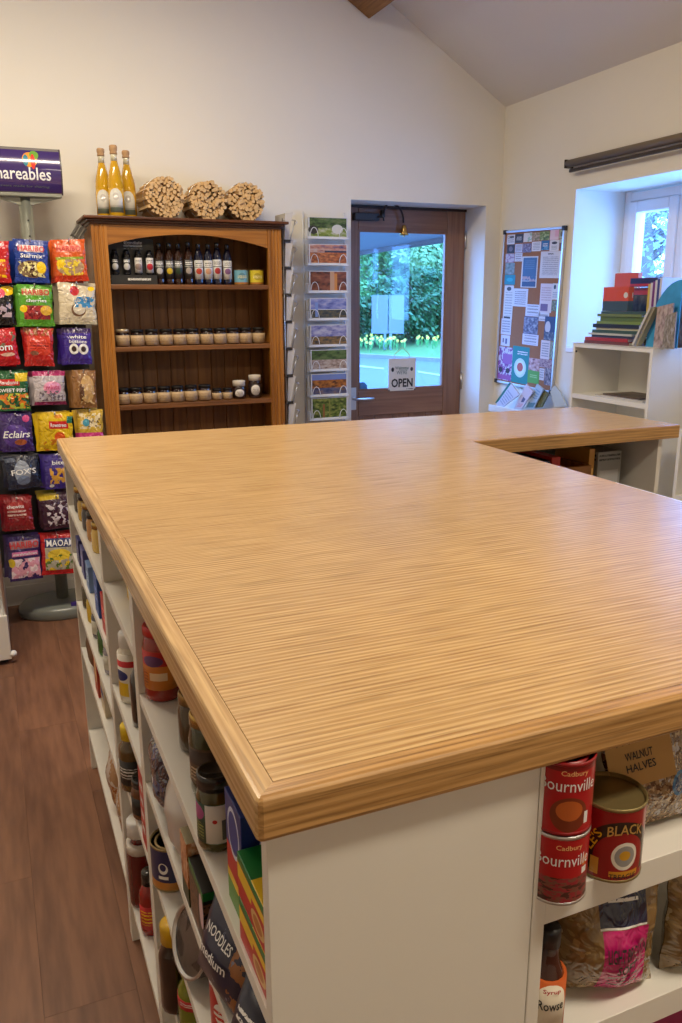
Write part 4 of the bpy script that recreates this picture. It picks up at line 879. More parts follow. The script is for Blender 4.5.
for px, col, lb in ((241.5, rgb(110, 165, 185), 'pale blue round tin at the right of the top shelf'), (256.7, rgb(208, 190, 50), 'yellow round tin at the right end of the top shelf')):
    q = on('y', px, 284, 3.945); tin(lb, (q.x, 3.945, zt_), .034, .072, pmat('round_tin', col, [('e', .5, .55, .08, .25, tuple(c*.6 for c in col)), ('r', 0, 0, 1, .15, rgb(170, 110, 40)), ('l', .4, .4, .62, .62, 2, rgb(240, 230, 180))], .4), mat('tin_brown', rgb(90, 66, 36), .4), rz=rad(-10), group='round tins on the top shelf')
m_jam = mat('dark_jam', rgb(36, 16, 14), .12, coat=.7); m_lab = pmat('jam_label', rgb(186, 158, 120), [('l', .34, .3, .66, .75, 4, rgb(130, 100, 70))], .6); m_dl = mat('dark_jam_lid', rgb(30, 26, 24), .35, .3)
ordn = ['first', 'second', 'third', 'fourth', 'fifth', 'sixth', 'seventh', 'eighth', 'ninth', 'tenth', 'eleventh']
J0 = None
for i, px in enumerate((123.2, 138, 152.2, 166.5, 180.2, 193.1, 207.1, 220.3, 233.2, 245.7, 258.8)):
    q = on('y', px, 346, 3.925); lb = ordn[i]+' brown labelled preserve jar from the left on the middle shelf'; p = (q.x, 3.925, DSH[1])
    if i == 0: jar('preserve jar with a pale gold lid, leftmost on the middle shelf', p, .0315, .078, m_jam, mat('pale_lid', rgb(206, 186, 150), .3, .5), m_lab, rz=rad(-10), group='preserve jars on the middle shelf', name='jam_jar', lab=(.06, .80), lidh=.014)
    elif J0 is None: J0 = jar(lb, p, .0315, .076, m_jam, m_dl, m_lab, rz=rad(-10), group='preserve jars on the middle shelf', name='jam_jar', lab=(.06, .80), lidh=.014)
    else: dup(J0, p, rad(-10+R.uniform(-6, 6)), lb)
for i, px in enumerate((123.7, 136.4, 150.6, 164.6, 178.1, 191.5, 205)):
    q = on('y', px, 403, 3.925); dup(J0, (q.x, 3.925, DSH[2]), rad(-10+R.uniform(-6, 6)), ordn[i]+' brown labelled preserve jar from the left on the lower shelf', 'preserve jars on the lower shelf')
for px, lb in ((217.4, 'smaller preserve jar beside the full sized row on the lower shelf'), (227.9, 'smaller preserve jar next to the cloth topped jar')):
    q = on('y', px, 403, 3.925); jar(lb, (q.x, 3.925, DSH[2]), .024, .055, m_jam, m_dl, m_lab, rz=rad(-10), group='small preserve jars', name='jam_jar', lab=(.06, .78), lidh=.011)
for px, h, lb in ((239.5, .088, 'shorter jar with a white cloth lid and round label'), (255.4, .112, 'taller jar with a white cloth lid and round label')):
    q = on('y', px, 403, 3.925); jar(lb, (q.x, 3.925, DSH[2]), .033, h, m_jam, mat('cloth_lid', rgb(206, 196, 182), .7, noise=.1), pmat('round_label', rgb(36, 16, 14), [('e', .5, .5, .115, .46, rgb(214, 206, 196)), ('l', .42, .3, .58, .7, 3, rgb(140, 130, 120))], .5), rz=rad(-10), name='clip_jar', lab=(.14, .80), lidh=.026, lid_r=.031, group='clip jars')
# grey ribbed card pack poking out at the left of the cornice
gr_ = thing('card_pack', 'grey ribbed bundle of cards tucked behind the bookcase cornice at left', 'cards', (.44, 3.98, 1.74)); gr_.rotation_euler = (0, rad(35), 0)
for i in range(5): bx((-.04+i*.009, -.05, -.02), (-.034+i*.009, .05, .035)).build('card', mat('grey_card', rgb(130, 126, 118) if i % 2 else rgb(90, 86, 80), .6), gr_, world=False)

# ================================================================== CARD RACKS
def postcard(name, a, b, m, label, group, cat='postcard'):
    return tag(bx(a, b).build(name, m, None), label, cat, group)
rk = thing('card_rack', 'white wire wall rack with eight tiers of landscape cards', 'card rack', (1.67, 4.1, .84))
MB().tube([(1.555, 4.135, .80), (1.555, 4.135, 1.90)], .004, 6).build('upright_wire', M_wire, rk); MB().tube([(1.785, 4.135, .80), (1.785, 4.135, 1.90)], .004, 6).build('upright_wire', M_wire, rk)
tiers = [(217, 240), (244, 266), (271, 293), (298, 320), (325, 346), (350, 370), (374, 395), (398, 418)]
pics = [('white geese on green grass', [('g', 0, .45, 1, 1, 7, [rgb(20, 40, 20), rgb(70, 100, 50), rgb(110, 120, 80)]), ('g', 0, 0, 1, .45, 6, [rgb(90, 110, 50), rgb(130, 150, 60), rgb(190, 190, 170)]), ('e', .75, .4, .12, .22, rgb(210, 210, 205)), ('e', .1, .35, .1, .2, rgb(50, 50, 50))]),
        ('sunset sky over orange moor', [('g', 0, .6, 1, 1, 5, [rgb(60, 60, 110), rgb(190, 130, 110), rgb(200, 180, 170)]), ('r', .4, .58, 1, .68, rgb(40, 44, 80)), ('g', 0, 0, 1, .58, 8, [rgb(70, 60, 40), rgb(170, 90, 50), rgb(210, 140, 80)])]),
        ('red brown autumn waterfall', [('g', 0, 0, 1, 1, 5, [rgb(50, 20, 16), rgb(120, 60, 40), rgb(150, 90, 60)]), ('r', .54, .0, .66, 1, rgb(190, 150, 120)), ('r', .66, 0, .74, .9, rgb(200, 130, 60))]),
        ('blue evening hills and clouds', [('g', 0, .45, 1, 1, 5, [rgb(70, 80, 150), rgb(120, 130, 190), rgb(170, 170, 200)]), ('g', 0, 0, 1, .42, 8, [rgb(30, 36, 60), rgb(70, 76, 70), rgb(120, 100, 60)]), ('r', .12, .05, .2, .8, rgb(120, 150, 210))]),
        ('lilac clouds over a harbour', [('g', 0, .42, 1, 1, 6, [rgb(90, 96, 160), rgb(150, 150, 190), rgb(190, 190, 205)]), ('g', 0, 0, 1, .42, 8, [rgb(40, 44, 60), rgb(110, 90, 60), rgb(160, 120, 70)])]),
        ('flock of sheep in a green field', [('g', 0, .5, 1, 1, 6, [rgb(30, 50, 24), rgb(70, 100, 50), rgb(100, 120, 70)]), ('g', 0, 0, 1, .5, 10, [rgb(110, 90, 84), rgb(170, 150, 140), rgb(190, 180, 170)])]),
        ('autumn castle by the water', [('r', 0, .6, 1, 1, rgb(110, 130, 190)), ('g', 0, .3, 1, .72, 8, [rgb(70, 40, 24), rgb(150, 90, 40), rgb(190, 120, 50)]), ('g', 0, 0, 1, .32, 6, [rgb(50, 60, 100), rgb(90, 90, 120), rgb(130, 100, 80)])]),
        ('woodland path with green leaves', [('g', 0, 0, 1, 1, 8, [rgb(30, 40, 16), rgb(90, 110, 40), rgb(150, 150, 80)]), ('r', .3, 0, .36, .7, rgb(140, 90, 50)), ('r', .48, 0, .52, .9, rgb(130, 130, 60))])]
for i, ((ya_, yb2), (desc, sh)) in enumerate(zip(tiers, pics)):
    pA = on('y', 306+i*.45, ya_, 4.10); pB = on('y', 346, yb2, 4.10)
    xa_, xb_ = pA.x, pB.x; zt2, zb2 = pA.z, pB.z
    MB().box((xa_-.003, 4.068, zb2), (xb_+.003, 4.10, zb2+.010)).box((xa_-.003, 4.108, zb2), (xb_+.003, 4.112, zt2-.006)).box((xa_-.006, 4.069, zb2), (xa_-.0032, 4.112, zb2+.05)).build('tray', M_wire, rk, bevel=.001)
    for s in (-1, 1):
        xc = (xa_+.03) if s < 0 else (xb_-.03)
        MB().tube([(xc+.022*math.cos(a), 4.066, zb2+.01+.045*math.sin(a)) for a in [k_*math.pi/8 for k_ in range(9)]], .0018, 5).build('wire_loop', M_wire, rk)
    MB().tube([(xa_, 4.112, zb2+.03), (xa_, 4.135, zb2+.03)], .002, 5).build('tie', M_wire, rk); MB().tube([(xb_, 4.112, zb2+.03), (xb_, 4.135, zb2+.03)], .002, 5).build('tie', M_wire, rk)
    postcard('greeting_card', (xa_+.003, 4.076, zb2+.0102), (xb_-.001, 4.084, zt2), pmat('card_photo', rgb(215, 215, 215), [(s_[0],)+tuple(v if j > 3 else .03+v*.94 for j, v in enumerate(s_[1:])) for s_ in sh], .3, .3), 'landscape card showing '+desc+' in the wall rack', 'landscape cards in the wall rack', 'card')
# side-on wire rack at the bookcase flank
r2 = thing('side_card_rack', 'wire card rack seen edge on beside the bookcase', 'card rack', (1.37, 4.0, .75))
for yy in (3.90, 4.06): MB().tube([(1.357+.005, yy, .62), (1.362, yy, 1.84)], .0035, 6).build('upright_wire', M_steel, r2)
m_e = mat('card_edge', rgb(206, 200, 190), .7)
for i in range(9):
    zt2 = on('y', 290, 214+i*26.8, 3.98).z; zb2 = zt2-.125
    MB().box((1.366, 3.90, zb2-.014), (1.402, 4.06, zb2)).build('tray', mat('tray_dark', rgb(60, 54, 48), .5, .3), r2, bevel=.002)
    for yy in (3.91,): MB().tube([(1.363, yy, zt2-.035), (1.43, yy, zt2-.035), (1.438, yy, zt2-.045), (1.425, yy, zt2-.058)], .0022, 5).build('wire_loop', M_steel, r2)
    MB().tube([(1.402, 3.91, zb2-.006), (1.43, 3.91, zt2-.035)], .002, 5).build('wire_loop', M_steel, r2)
    t_ = MB().prism([(1.372, 3.905, zb2+.0005), (1.392, 3.905, zb2+.0005), (1.417, 3.905, zt2), (1.378, 3.905, zt2-.004)], (0, .15, 0)).build('card_pack', m_e, None)
    tag(t_, ordn[i]+' pack of cards from the top in the edge on wire rack', 'cards', 'card packs in the side rack')

# ================================================================== SWEET STAND
SX, SY = .218, 3.985
sd = thing('sweet_stand', 'grey free standing sweet display with curved purple header sign', 'display stand', (SX, SY, 0))
MB().lathe([(.20, 0), (.205, .008), (.205, .04), (.19, .055), (.16, .062), (.04, .066), (0, .066)], (SX, SY, 0), 36, 1, .74).build('base', M_greyp, sd)
lg = bx((.245, 3.855, .054), (.325, 3.875, .074)).build('base_badge', mat('badge', rgb(60, 44, 120), .4), sd, bevel=.002)
MB().tube([(SX, SY, .06), (SX, SY, 1.91)], .028, 16).build('pole', M_grey, sd)
for zz in (1.80, 1.735): MB().tube([(SX+.004, SY-.0285, zz), (SX+.004, SY-.0275, zz)], .004, 8).build('pole_hole', M_black, sd)
bx((-.04, SY-.045, .26), (.425, SY-.03, 1.70)).build('back_panel', M_dark, sd, bevel=.003)
# header: horizontal half-barrel
hw = .150; hz0, hz1 = 1.905, 2.090
def hsurf(u, v, off=0):   # u along x, v up
    a = (v-.5)*1.35; rr_ = .150
    return (SX+(u-.5)*2*hw, SY+.075-rr_*math.cos(a)-off*math.cos(a), (hz0+hz1)/2+rr_*math.sin(a)*(hz1-hz0)/(2*rr_*math.sin(.675))+off*math.sin(a))
hm = MB(); NN = 16
for j in range(NN):
    hm.sm.add(len(hm.f)); hm.uv[len(hm.f)] = [(0, j/NN), (1, j/NN), (1, (j+1)/NN), (0, (j+1)/NN)]
    hm.poly([hsurf(0, j/NN), hsurf(1, j/NN), hsurf(1, (j+1)/NN), hsurf(0, (j+1)/NN)], [(0, j/NN), (1, j/NN), (1, (j+1)/NN), (0, (j+1)/NN)])
hs = hm.build('header_sign', pmat('header_print', rgb(62, 44, 104), [('r', 0, .93, 1, 1, rgb(120, 116, 112)), ('r', 0, 0, 1, .05, rgb(120, 116, 112)), ('e', .60, .72, .10, .16, rgb(226, 150, 50)), ('e', .66, .82, .06, .10, rgb(110, 160, 60)), ('e', .545, .70, .035, .12, rgb(50, 130, 150)), ('e', .64, .68, .03, .16, rgb(220, 60, 50))], .18, .6), sd)
bm = bmesh.new(); bm.from_mesh(hs.data); bmesh.ops.remove_doubles(bm, verts=bm.verts, dist=1e-5); bm.to_mesh(hs.data); bm.free()
hb = MB()
for s_ in (0, 1):
    P_ = [hsurf(s_, j/NN) for j in range(NN+1)]; xq = P_[0][0]
    hb.prism([(xq, y, z) for _, y, z in P_], ((-.006 if s_ == 0 else .006), 0, 0))
hb.build('header_cap', mat('header_cap', rgb(60, 50, 60), .4), sd)
bx((SX-hw, SY-.045, hz0-.010), (SX+hw, SY-.02, hz0+.006)).build('header_rail', M_grey, sd, bevel=.003)
MB().prism([(SX-hw, SY-.02, hz0-.008), (SX-.025, SY-.02, hz0-.042), (SX+.025, SY-.02, hz0-.042), (SX+hw, SY-.02, hz0-.008), (SX+hw, SY-.02, hz0+.002), (SX-hw, SY-.02, hz0+.002)], (0, .012, 0)).build('header_bracket', M_grey, sd)
off_ = Vector((SX, SY, 0))
def hfn(u, v): return lambda x, y: tuple(Vector(hsurf(u+x/(2*hw), v+y/.2, .0012))-off_)
lettering(sd, 'shareables', hfn(.465, .43), .24, .05, M_inkw, cut=.012)
lettering(sd, 'treats made for sharing', hfn(.50, .17), .20, .012, mat('dim_ink', rgb(90, 96, 100), .4), cut=.012)
# bags: (px0,py0,px1,py1, base colour, shapes, texts, label, number behind)
def T_(s, u, v, w, h, m, sl_=0): return (s, u, v, w, h, m, sl_)
BAGS = [
 (-25, 241, 10, 282, rgb(196, 30, 36), [('r', .1, .12, .9, .55, YEL), ('n', .1, .1, .9, .5, 8, .5, rgb(200, 70, 30))], [], 'red sweet bag cut off at the left end of the top row'),
 (14, 240, 49, 282, rgb(30, 62, 150), [('e', .5, .30, .42, .2, rgb(120, 96, 70)), ('n', .1, .12, .9, .46, 9, .52, rgb(230, 220, 150)), ('n', .1, .12, .9, .46, 11, .58, rgb(60, 30, 24)), ('e', .78, .35, .14, .14, YEL), ('r', .14, .70, .86, .86, rgb(214, 190, 190))], [T_('HARIBO', .5, .78, .80, .13, M_inkr), T_('Starmix', .5, .61, .66, .10, M_inkw)], 'blue gummy sweet bag in the middle of the top row'),
 (53, 240, 87, 281, rgb(220, 92, 30), [('r', 0, .0, 1, .14, rgb(190, 50, 20)), ('e', .5, .34, .42, .2, rgb(170, 140, 110)), ('n', .1, .14, .9, .54, 9, .54, rgb(226, 200, 60)), ('e', .2, .42, .12, .10, YEL), ('r', .06, .52, .94, .58, rgb(140, 160, 40)), ('r', .12, .70, .88, .86, rgb(230, 140, 110))], [T_('HARIBO', .5, .78, .74, .13, M_inkr)], 'orange gummy sweet bag at the right of the top row'),
 (-22, 285, 15, 325, rgb(26, 24, 26), [('e', .82, .86, .2, .12, YEL), ('e', .6, .8, .16, .12, rgb(220, 70, 90)), ('n', .2, .2, .9, .55, 6, .5, rgb(190, 170, 180))], [], 'black sweet bag cut off at the left of the second row'),
 (18, 285, 54, 326, rgb(96, 170, 50), [('r', .12, .16, .90, .50, rgb(170, 50, 50)), ('n', .12, .16, .9, .5, 8, .52, rgb(120, 30, 40)), ('e', .78, .38, .18, .12, rgb(230, 180, 60)), ('e', .12, .42, .1, .09, YEL), ('r', .1, .74, .9, .90, rgb(190, 190, 130))], [T_('HARIBO', .5, .82, .80, .13, M_inkr), T_('cherries', .5, .62, .6, .08, M_inkw)], 'green gummy sweet bag in the middle of the second row'),
 (58, 283, 97, 324, rgb(222, 208, 178), [('e', .42, .80, .13, .12, rgb(190, 40, 50)), ('e', .5, .34, .2, .16, rgb(110, 80, 60)), ('e', .52, .37, .17, .14, rgb(226, 214, 190)), ('n', .4, .4, .95, .66, 10, .5, rgb(60, 140, 190)), ('e', .88, .86, .09, .06, YEL), ('r', 0, 0, 1, .06, rgb(190, 180, 150))], [T_('mice', .66, .62, .4, .14, mat('blue_ink', rgb(40, 120, 180), .4), .3)], 'cream sweet bag with blue writing at the right of the second row'),
 (-18, 329, 18, 366, rgb(200, 26, 34), [('n', .5, .5, 1, .9, 7, .56, rgb(110, 100, 70)), ('e', .7, .3, .2, .05, rgb(220, 180, 160))], [T_('corn', .6, .48, .5, .13, M_inkw)], 'bright red sweet bag cut off at the left of the third row'),
 (24, 328, 54, 366, rgb(190, 34, 30), [('r', .1, .3, .9, .78, rgb(206, 60, 40)), ('l', .2, .45, .85, .62, 2, rgb(130, 20, 20)), ('n', 0, .8, 1, 1, 8, .5, rgb(150, 90, 40)), ('e', .35, .34, .15, .06, rgb(120, 70, 50))], [], 'plain red chocolate bag in the middle of the third row'),
 (62, 328, 92, 364, rgb(66, 44, 150), [('e', .40, .42, .17, .15, WHITE), ('e', .74, .42, .17, .15, WHITE), ('e', .40, .42, .09, .08, rgb(60, 40, 40)), ('e', .74, .42, .09, .08, rgb(60, 40, 40)), ('r', 0, .86, 1, 1, rgb(52, 30, 90))], [T_('white', .55, .76, .6, .10, M_inkw), T_('buttons', .55, .63, .62, .09, M_inkw)], 'purple chocolate bag with two white discs at the right of the third row'),
 (-4, 371, 29, 411, rgb(30, 96, 52), [('r', .1, .64, .75, .80, RED), ('r', .62, .74, 1, .95, rgb(220, 190, 40)), ('n', .0, .05, 1, .44, 6, .5, rgb(220, 120, 40)), ('n', .0, .05, 1, .44, 7, .56, rgb(190, 200, 60))], [T_('Randoms', .42, .72, .58, .09, M_inkw), T_('SWEET PIPS', .5, .52, .86, .09, M_inkw)], 'dark green fruit sweet bag at the left of the fourth row'),
 (33, 371, 66, 405, rgb(200, 190, 196), [('r', 0, .86, 1, 1, rgb(170, 40, 100)), ('r', 0, 0, 1, .1, rgb(120, 30, 70)), ('e', .58, .5, .3, .2, rgb(226, 150, 180)), ('n', .15, .12, .9, .42, 8, .52, rgb(110, 100, 110))], [T_('mints', .58, .52, .44, .12, mat('pink_ink', rgb(196, 70, 120), .4))], 'white and pink sweet bag in the middle of the fourth row'),
 (72, 370, 97, 408, rgb(150, 104, 56), [('e', .6, .5, .3, .36, rgb(196, 156, 96)), ('e', .35, .4, .1, .24, rgb(90, 56, 30)), ('n', .2, .1, .95, .9, 8, .6, rgb(226, 196, 140))], [], 'brown toffee bag at the right of the fourth row'),
 (1, 413, 33, 452, rgb(62, 36, 110), [('e', .45, .42, .42, .3, rgb(84, 56, 140)), ('e', .6, .25, .2, .08, rgb(170, 90, 50)), ('e', .82, .86, .12, .09, rgb(200, 70, 130))], [T_('Eclairs', .5, .46, .86, .18, M_inkw, .25)], 'purple toffee bag with white slanted lettering on the fifth row'),
 (38, 412, 74, 451, rgb(236, 196, 20), [('r', .32, .58, .88, .78, RED), ('e', .62, .36, .16, .14, rgb(220, 90, 30)), ('r', .84, .72, 1, .90, rgb(30, 110, 90)), ('n', .1, .0, .9, .3, 7, .56, rgb(200, 120, 20)), ('e', .6, .9, .12, .05, rgb(230, 140, 30))], [T_('Rowntrees', .6, .68, .46, .10, M_inkw)], 'bright yellow sweet bag in the middle of the fifth row'),
 (77, 409, 104, 448, rgb(214, 176, 60), [('n', .1, .5, .9, .9, 7, .48, rgb(226, 210, 170)), ('e', .35, .66, .14, .10, rgb(60, 140, 160)), ('r', 0, .24, 1, .40, rgb(206, 60, 130)), ('r', 0, 0, 1, .2, rgb(190, 150, 100)), ('n', .4, .55, 1, .85, 10, .56, rgb(90, 70, 40))], [], 'yellow and pink sweet bag at the right of the fifth row'),
 (6, 455, 41, 489, rgb(30, 38, 62), [('e', .46, .5, .24, .36, rgb(150, 160, 176)), ('r', .0, .84, .3, .96, rgb(80, 90, 110)), ('e', .46, .26, .2, .14, rgb(110, 124, 150))], [T_("FOX'S", .5, .52, .74, .17, M_inkw)], 'dark navy mint bag with white lettering on the sixth row'),
 (44, 454, 76, 489, rgb(64, 46, 140), [('n', .15, .15, .95, .62, 5, .47, rgb(214, 160, 60)), ('e', .2, .1, .08, .05, WHITE)], [T_('bites', .5, .78, .5, .12, M_inkw)], 'purple chocolate bag with golden pieces on the sixth row'),
 (3, 496, 33, 531, rgb(150, 26, 34), [('e', .45, .7, .3, .16, rgb(176, 60, 60)), ('l', .15, .38, .8, .6, 2, rgb(220, 190, 180))], [T_('chewits', .45, .72, .6, .10, M_inkw)], 'dark red sweet bag at the left of the seventh row'),
 (41, 494, 74, 529, rgb(62, 26, 52), [('r', 0, .88, .6, 1, rgb(200, 170, 30)), ('n', .15, .1, .95, .8, 7, .53, rgb(206, 196, 206))], [], 'dark plum sweet bag with pale lettering on the seventh row'),
 (8, 535, 42, 581, rgb(56, 36, 96), [('n', .06, .06, .94, .5, 4, .42, rgb(226, 160, 180)), ('n', .06, .06, .94, .5, 5, .55, rgb(236, 214, 220)), ('r', .1, .56, .9, .66, rgb(216, 120, 170)), ('e', .08, .42, .1, .1, rgb(220, 190, 40)), ('r', .08, .72, .94, .90, rgb(160, 120, 130))], [T_('HARIBO', .5, .81, .86, .14, M_inkr), T_('marshmallows', .5, .61, .74, .06, M_inkw)], 'purple marshmallow bag with pink sweets on the bottom row'),
 (41, 533, 77, 575, rgb(196, 28, 34), [('r', .1, .12, .96, .72, rgb(176, 170, 150)), ('e', .5, .5, .34, .14, rgb(226, 196, 60)), ('n', .1, .12, .95, .5, 6, .54, rgb(90, 120, 50)), ('n', .1, .12, .95, .5, 7, .58, rgb(226, 190, 40)), ('r', .1, .68, .96, .90, rgb(50, 60, 110))], [T_('MAOAM', .55, .79, .80, .16, M_inkw)], 'red chewy sweet bag with blue band on the bottom row'),
]
for i, (a0, b0, a1, b1, col, sh, tx, lb) in enumerate(BAGS):
    yp = 3.815; pc_ = on('y', (a0+a1)/2, (b0+b1)/2, yp); k = (pc_-CAM).dot(fw)/FPX; w, h = (a1-a0)*k*.94, (b1-b0)*k*.98
    m_ = pmat('sweet_bag', tuple(c*.85 for c in col), sh, .22, .5, crinkle=.6)
    rr = random.Random(100+i); rz_ = rr.uniform(-12, 8)
    t = thing('sweet_bag', lb, 'sweets', pc_, rad(rz_), 'sweet bags at the front of the stand'); t.rotation_euler = (rad(rr.uniform(-6, 0)), rad(rr.uniform(-3, 3)), rad(rz_))
    o, pt = pillow(w, h, .031, m_, 'pouch', t, nu=14, nv=16, crimp=.06, seed=200+i)
    for s_, u, v, ww, hh_, mm, sl_ in tx: pouch_text(o, pt, s_, u, v, ww*w, hh_*h, mm, w, h, sl_)
    mb_ = pmat('sweet_bag_plain', col, [s for s in sh if s[0] == 'r'][:1], .25, .5)
    for k_ in range(2 if i % 3 else 3):
        t2 = thing('sweet_bag', 'bag behind '+lb, 'sweets', (pc_.x+rr.uniform(-.012, .006)-.004*(k_+1), yp+.038*(k_+1), pc_.z+rr.uniform(-.008, .004)), 0, 'bags behind the '+lb); t2.rotation_euler = (0, rad(rr.uniform(-4, 4)), rad(rr.uniform(-8, 8)))
        if k_ == 0: o2, _ = pillow(w, h, .024, mb_, 'pouch', t2, nu=8, nv=8, crimp=.06, seed=300+i); md = o2.data
        else: o2 = bpy.data.objects.new('pouch', md); C.objects.link(o2); o2.parent = t2
    zh = pc_.z+h/2-.008
    MB().tube([(pc_.x, SY-.045, zh), (pc_.x, yp-.02, zh), (pc_.x, yp-.028, zh+.012)], .0028, 6).build('hook', M_steel, sd)

# white gondola shelf end at the left border
gs = thing('wire_shelf', 'white metal shelving end at the left border by the floor', 'shelf unit', (-.12, 3.72, 0))
bx((-.34, 3.42, .02), (-.035, 3.98, .215)).build('base_panel', M_mel, gs, bevel=.004)
bx((-.33, 3.45, 0), (-.05, 3.95, .02)).build('plinth', M_black, gs)
for zz in (.42, .66, .90): bx((-.34, 3.44, zz), (-.05, 3.96, zz+.012)).build('shelf', M_mel, gs, bevel=.002); 
for yy in (3.435, 3.955): MB().tube([(-.042, yy, .03), (-.042, yy, 1.0)], .009, 8).build('upright', M_steel, gs)
for zz in (.30, .54, .78): MB().tube([(-.042, 3.44, zz), (-.042, 3.95, zz)], .004, 6).build('rail', M_steel, gs)
MB().lathe([(0, 0), (.014, .003), (.016, .012), (.01, .022), (0, .024)], (-.028, 3.43, .03), 10).build('foot_cap', wcap, gs)
for i, (yy, col, lb) in enumerate(((3.55, rgb(150, 120, 60), 'tan packet on the white metal shelf at the left border'), (3.70, rgb(40, 110, 150), 'blue packet on the white metal shelf at the left border'), (3.84, rgb(200, 196, 188), 'pale packet on the white metal shelf at the left border'))):
    carton(lb, (-.20, yy-.05, .432), (-.08, yy+.05, .60), pmat('border_print', col, [('r', .2, .4, .8, .7, rgb(220, 210, 190))], .4), name='packet', group='packets at the left border')

# ================================================================== PINBOARD
PBX = XR-.004
pb = thing('pinboard', 'cork pinboard in a silver frame crowded with notices', 'pinboard', (PBX, 3.8325, 1.41))
PY0, PY1, PZ0, PZ1 = 3.570, 4.084, .995, 1.813
bx((PBX-.012, PY0, PZ0), (PBX, PY1, PZ1)).build('cork', mat('cork_board', rgb(152, 104, 72), .9, noise=.12, nscale=90), pb)
M_al = mat('aluminium', (.62, .62, .62), .35, .8)
for a, b in (((PBX-.018, PY0-.012, PZ0), (PBX, PY0, PZ1)), ((PBX-.018, PY1, PZ0), (PBX, PY1+.012, PZ1)), ((PBX-.018, PY0-.012, PZ1), (PBX, PY1+.012, PZ1+.012)), ((PBX-.018, PY0-.012, PZ0-.012), (PBX, PY1+.012, PZ0))): bx(a, b).build('frame_bar', M_al, pb, bevel=.001)
for yy in (PY0-.004, PY1+.004):
    for zz in (PZ0-.004, PZ1+.004): bx((PBX-.021, yy-.012, zz-.012), (PBX-.0005, yy+.012, zz+.012)).build('corner_cap', M_black, pb, bevel=.003)
U = lambda l: [(490+a/7.58, 220+b/7.58) if True else None for a, b in l]
def up_(a, b): return (490+a/7.58, 220+b/7.58)
def lo_(a, b): return (490+a/7.58, 310+b/7.58)
Wp = rgb(214, 212, 214)
txt = lambda n: [('l', .12, .1, .88, .9, n, rgb(140, 140, 150))]
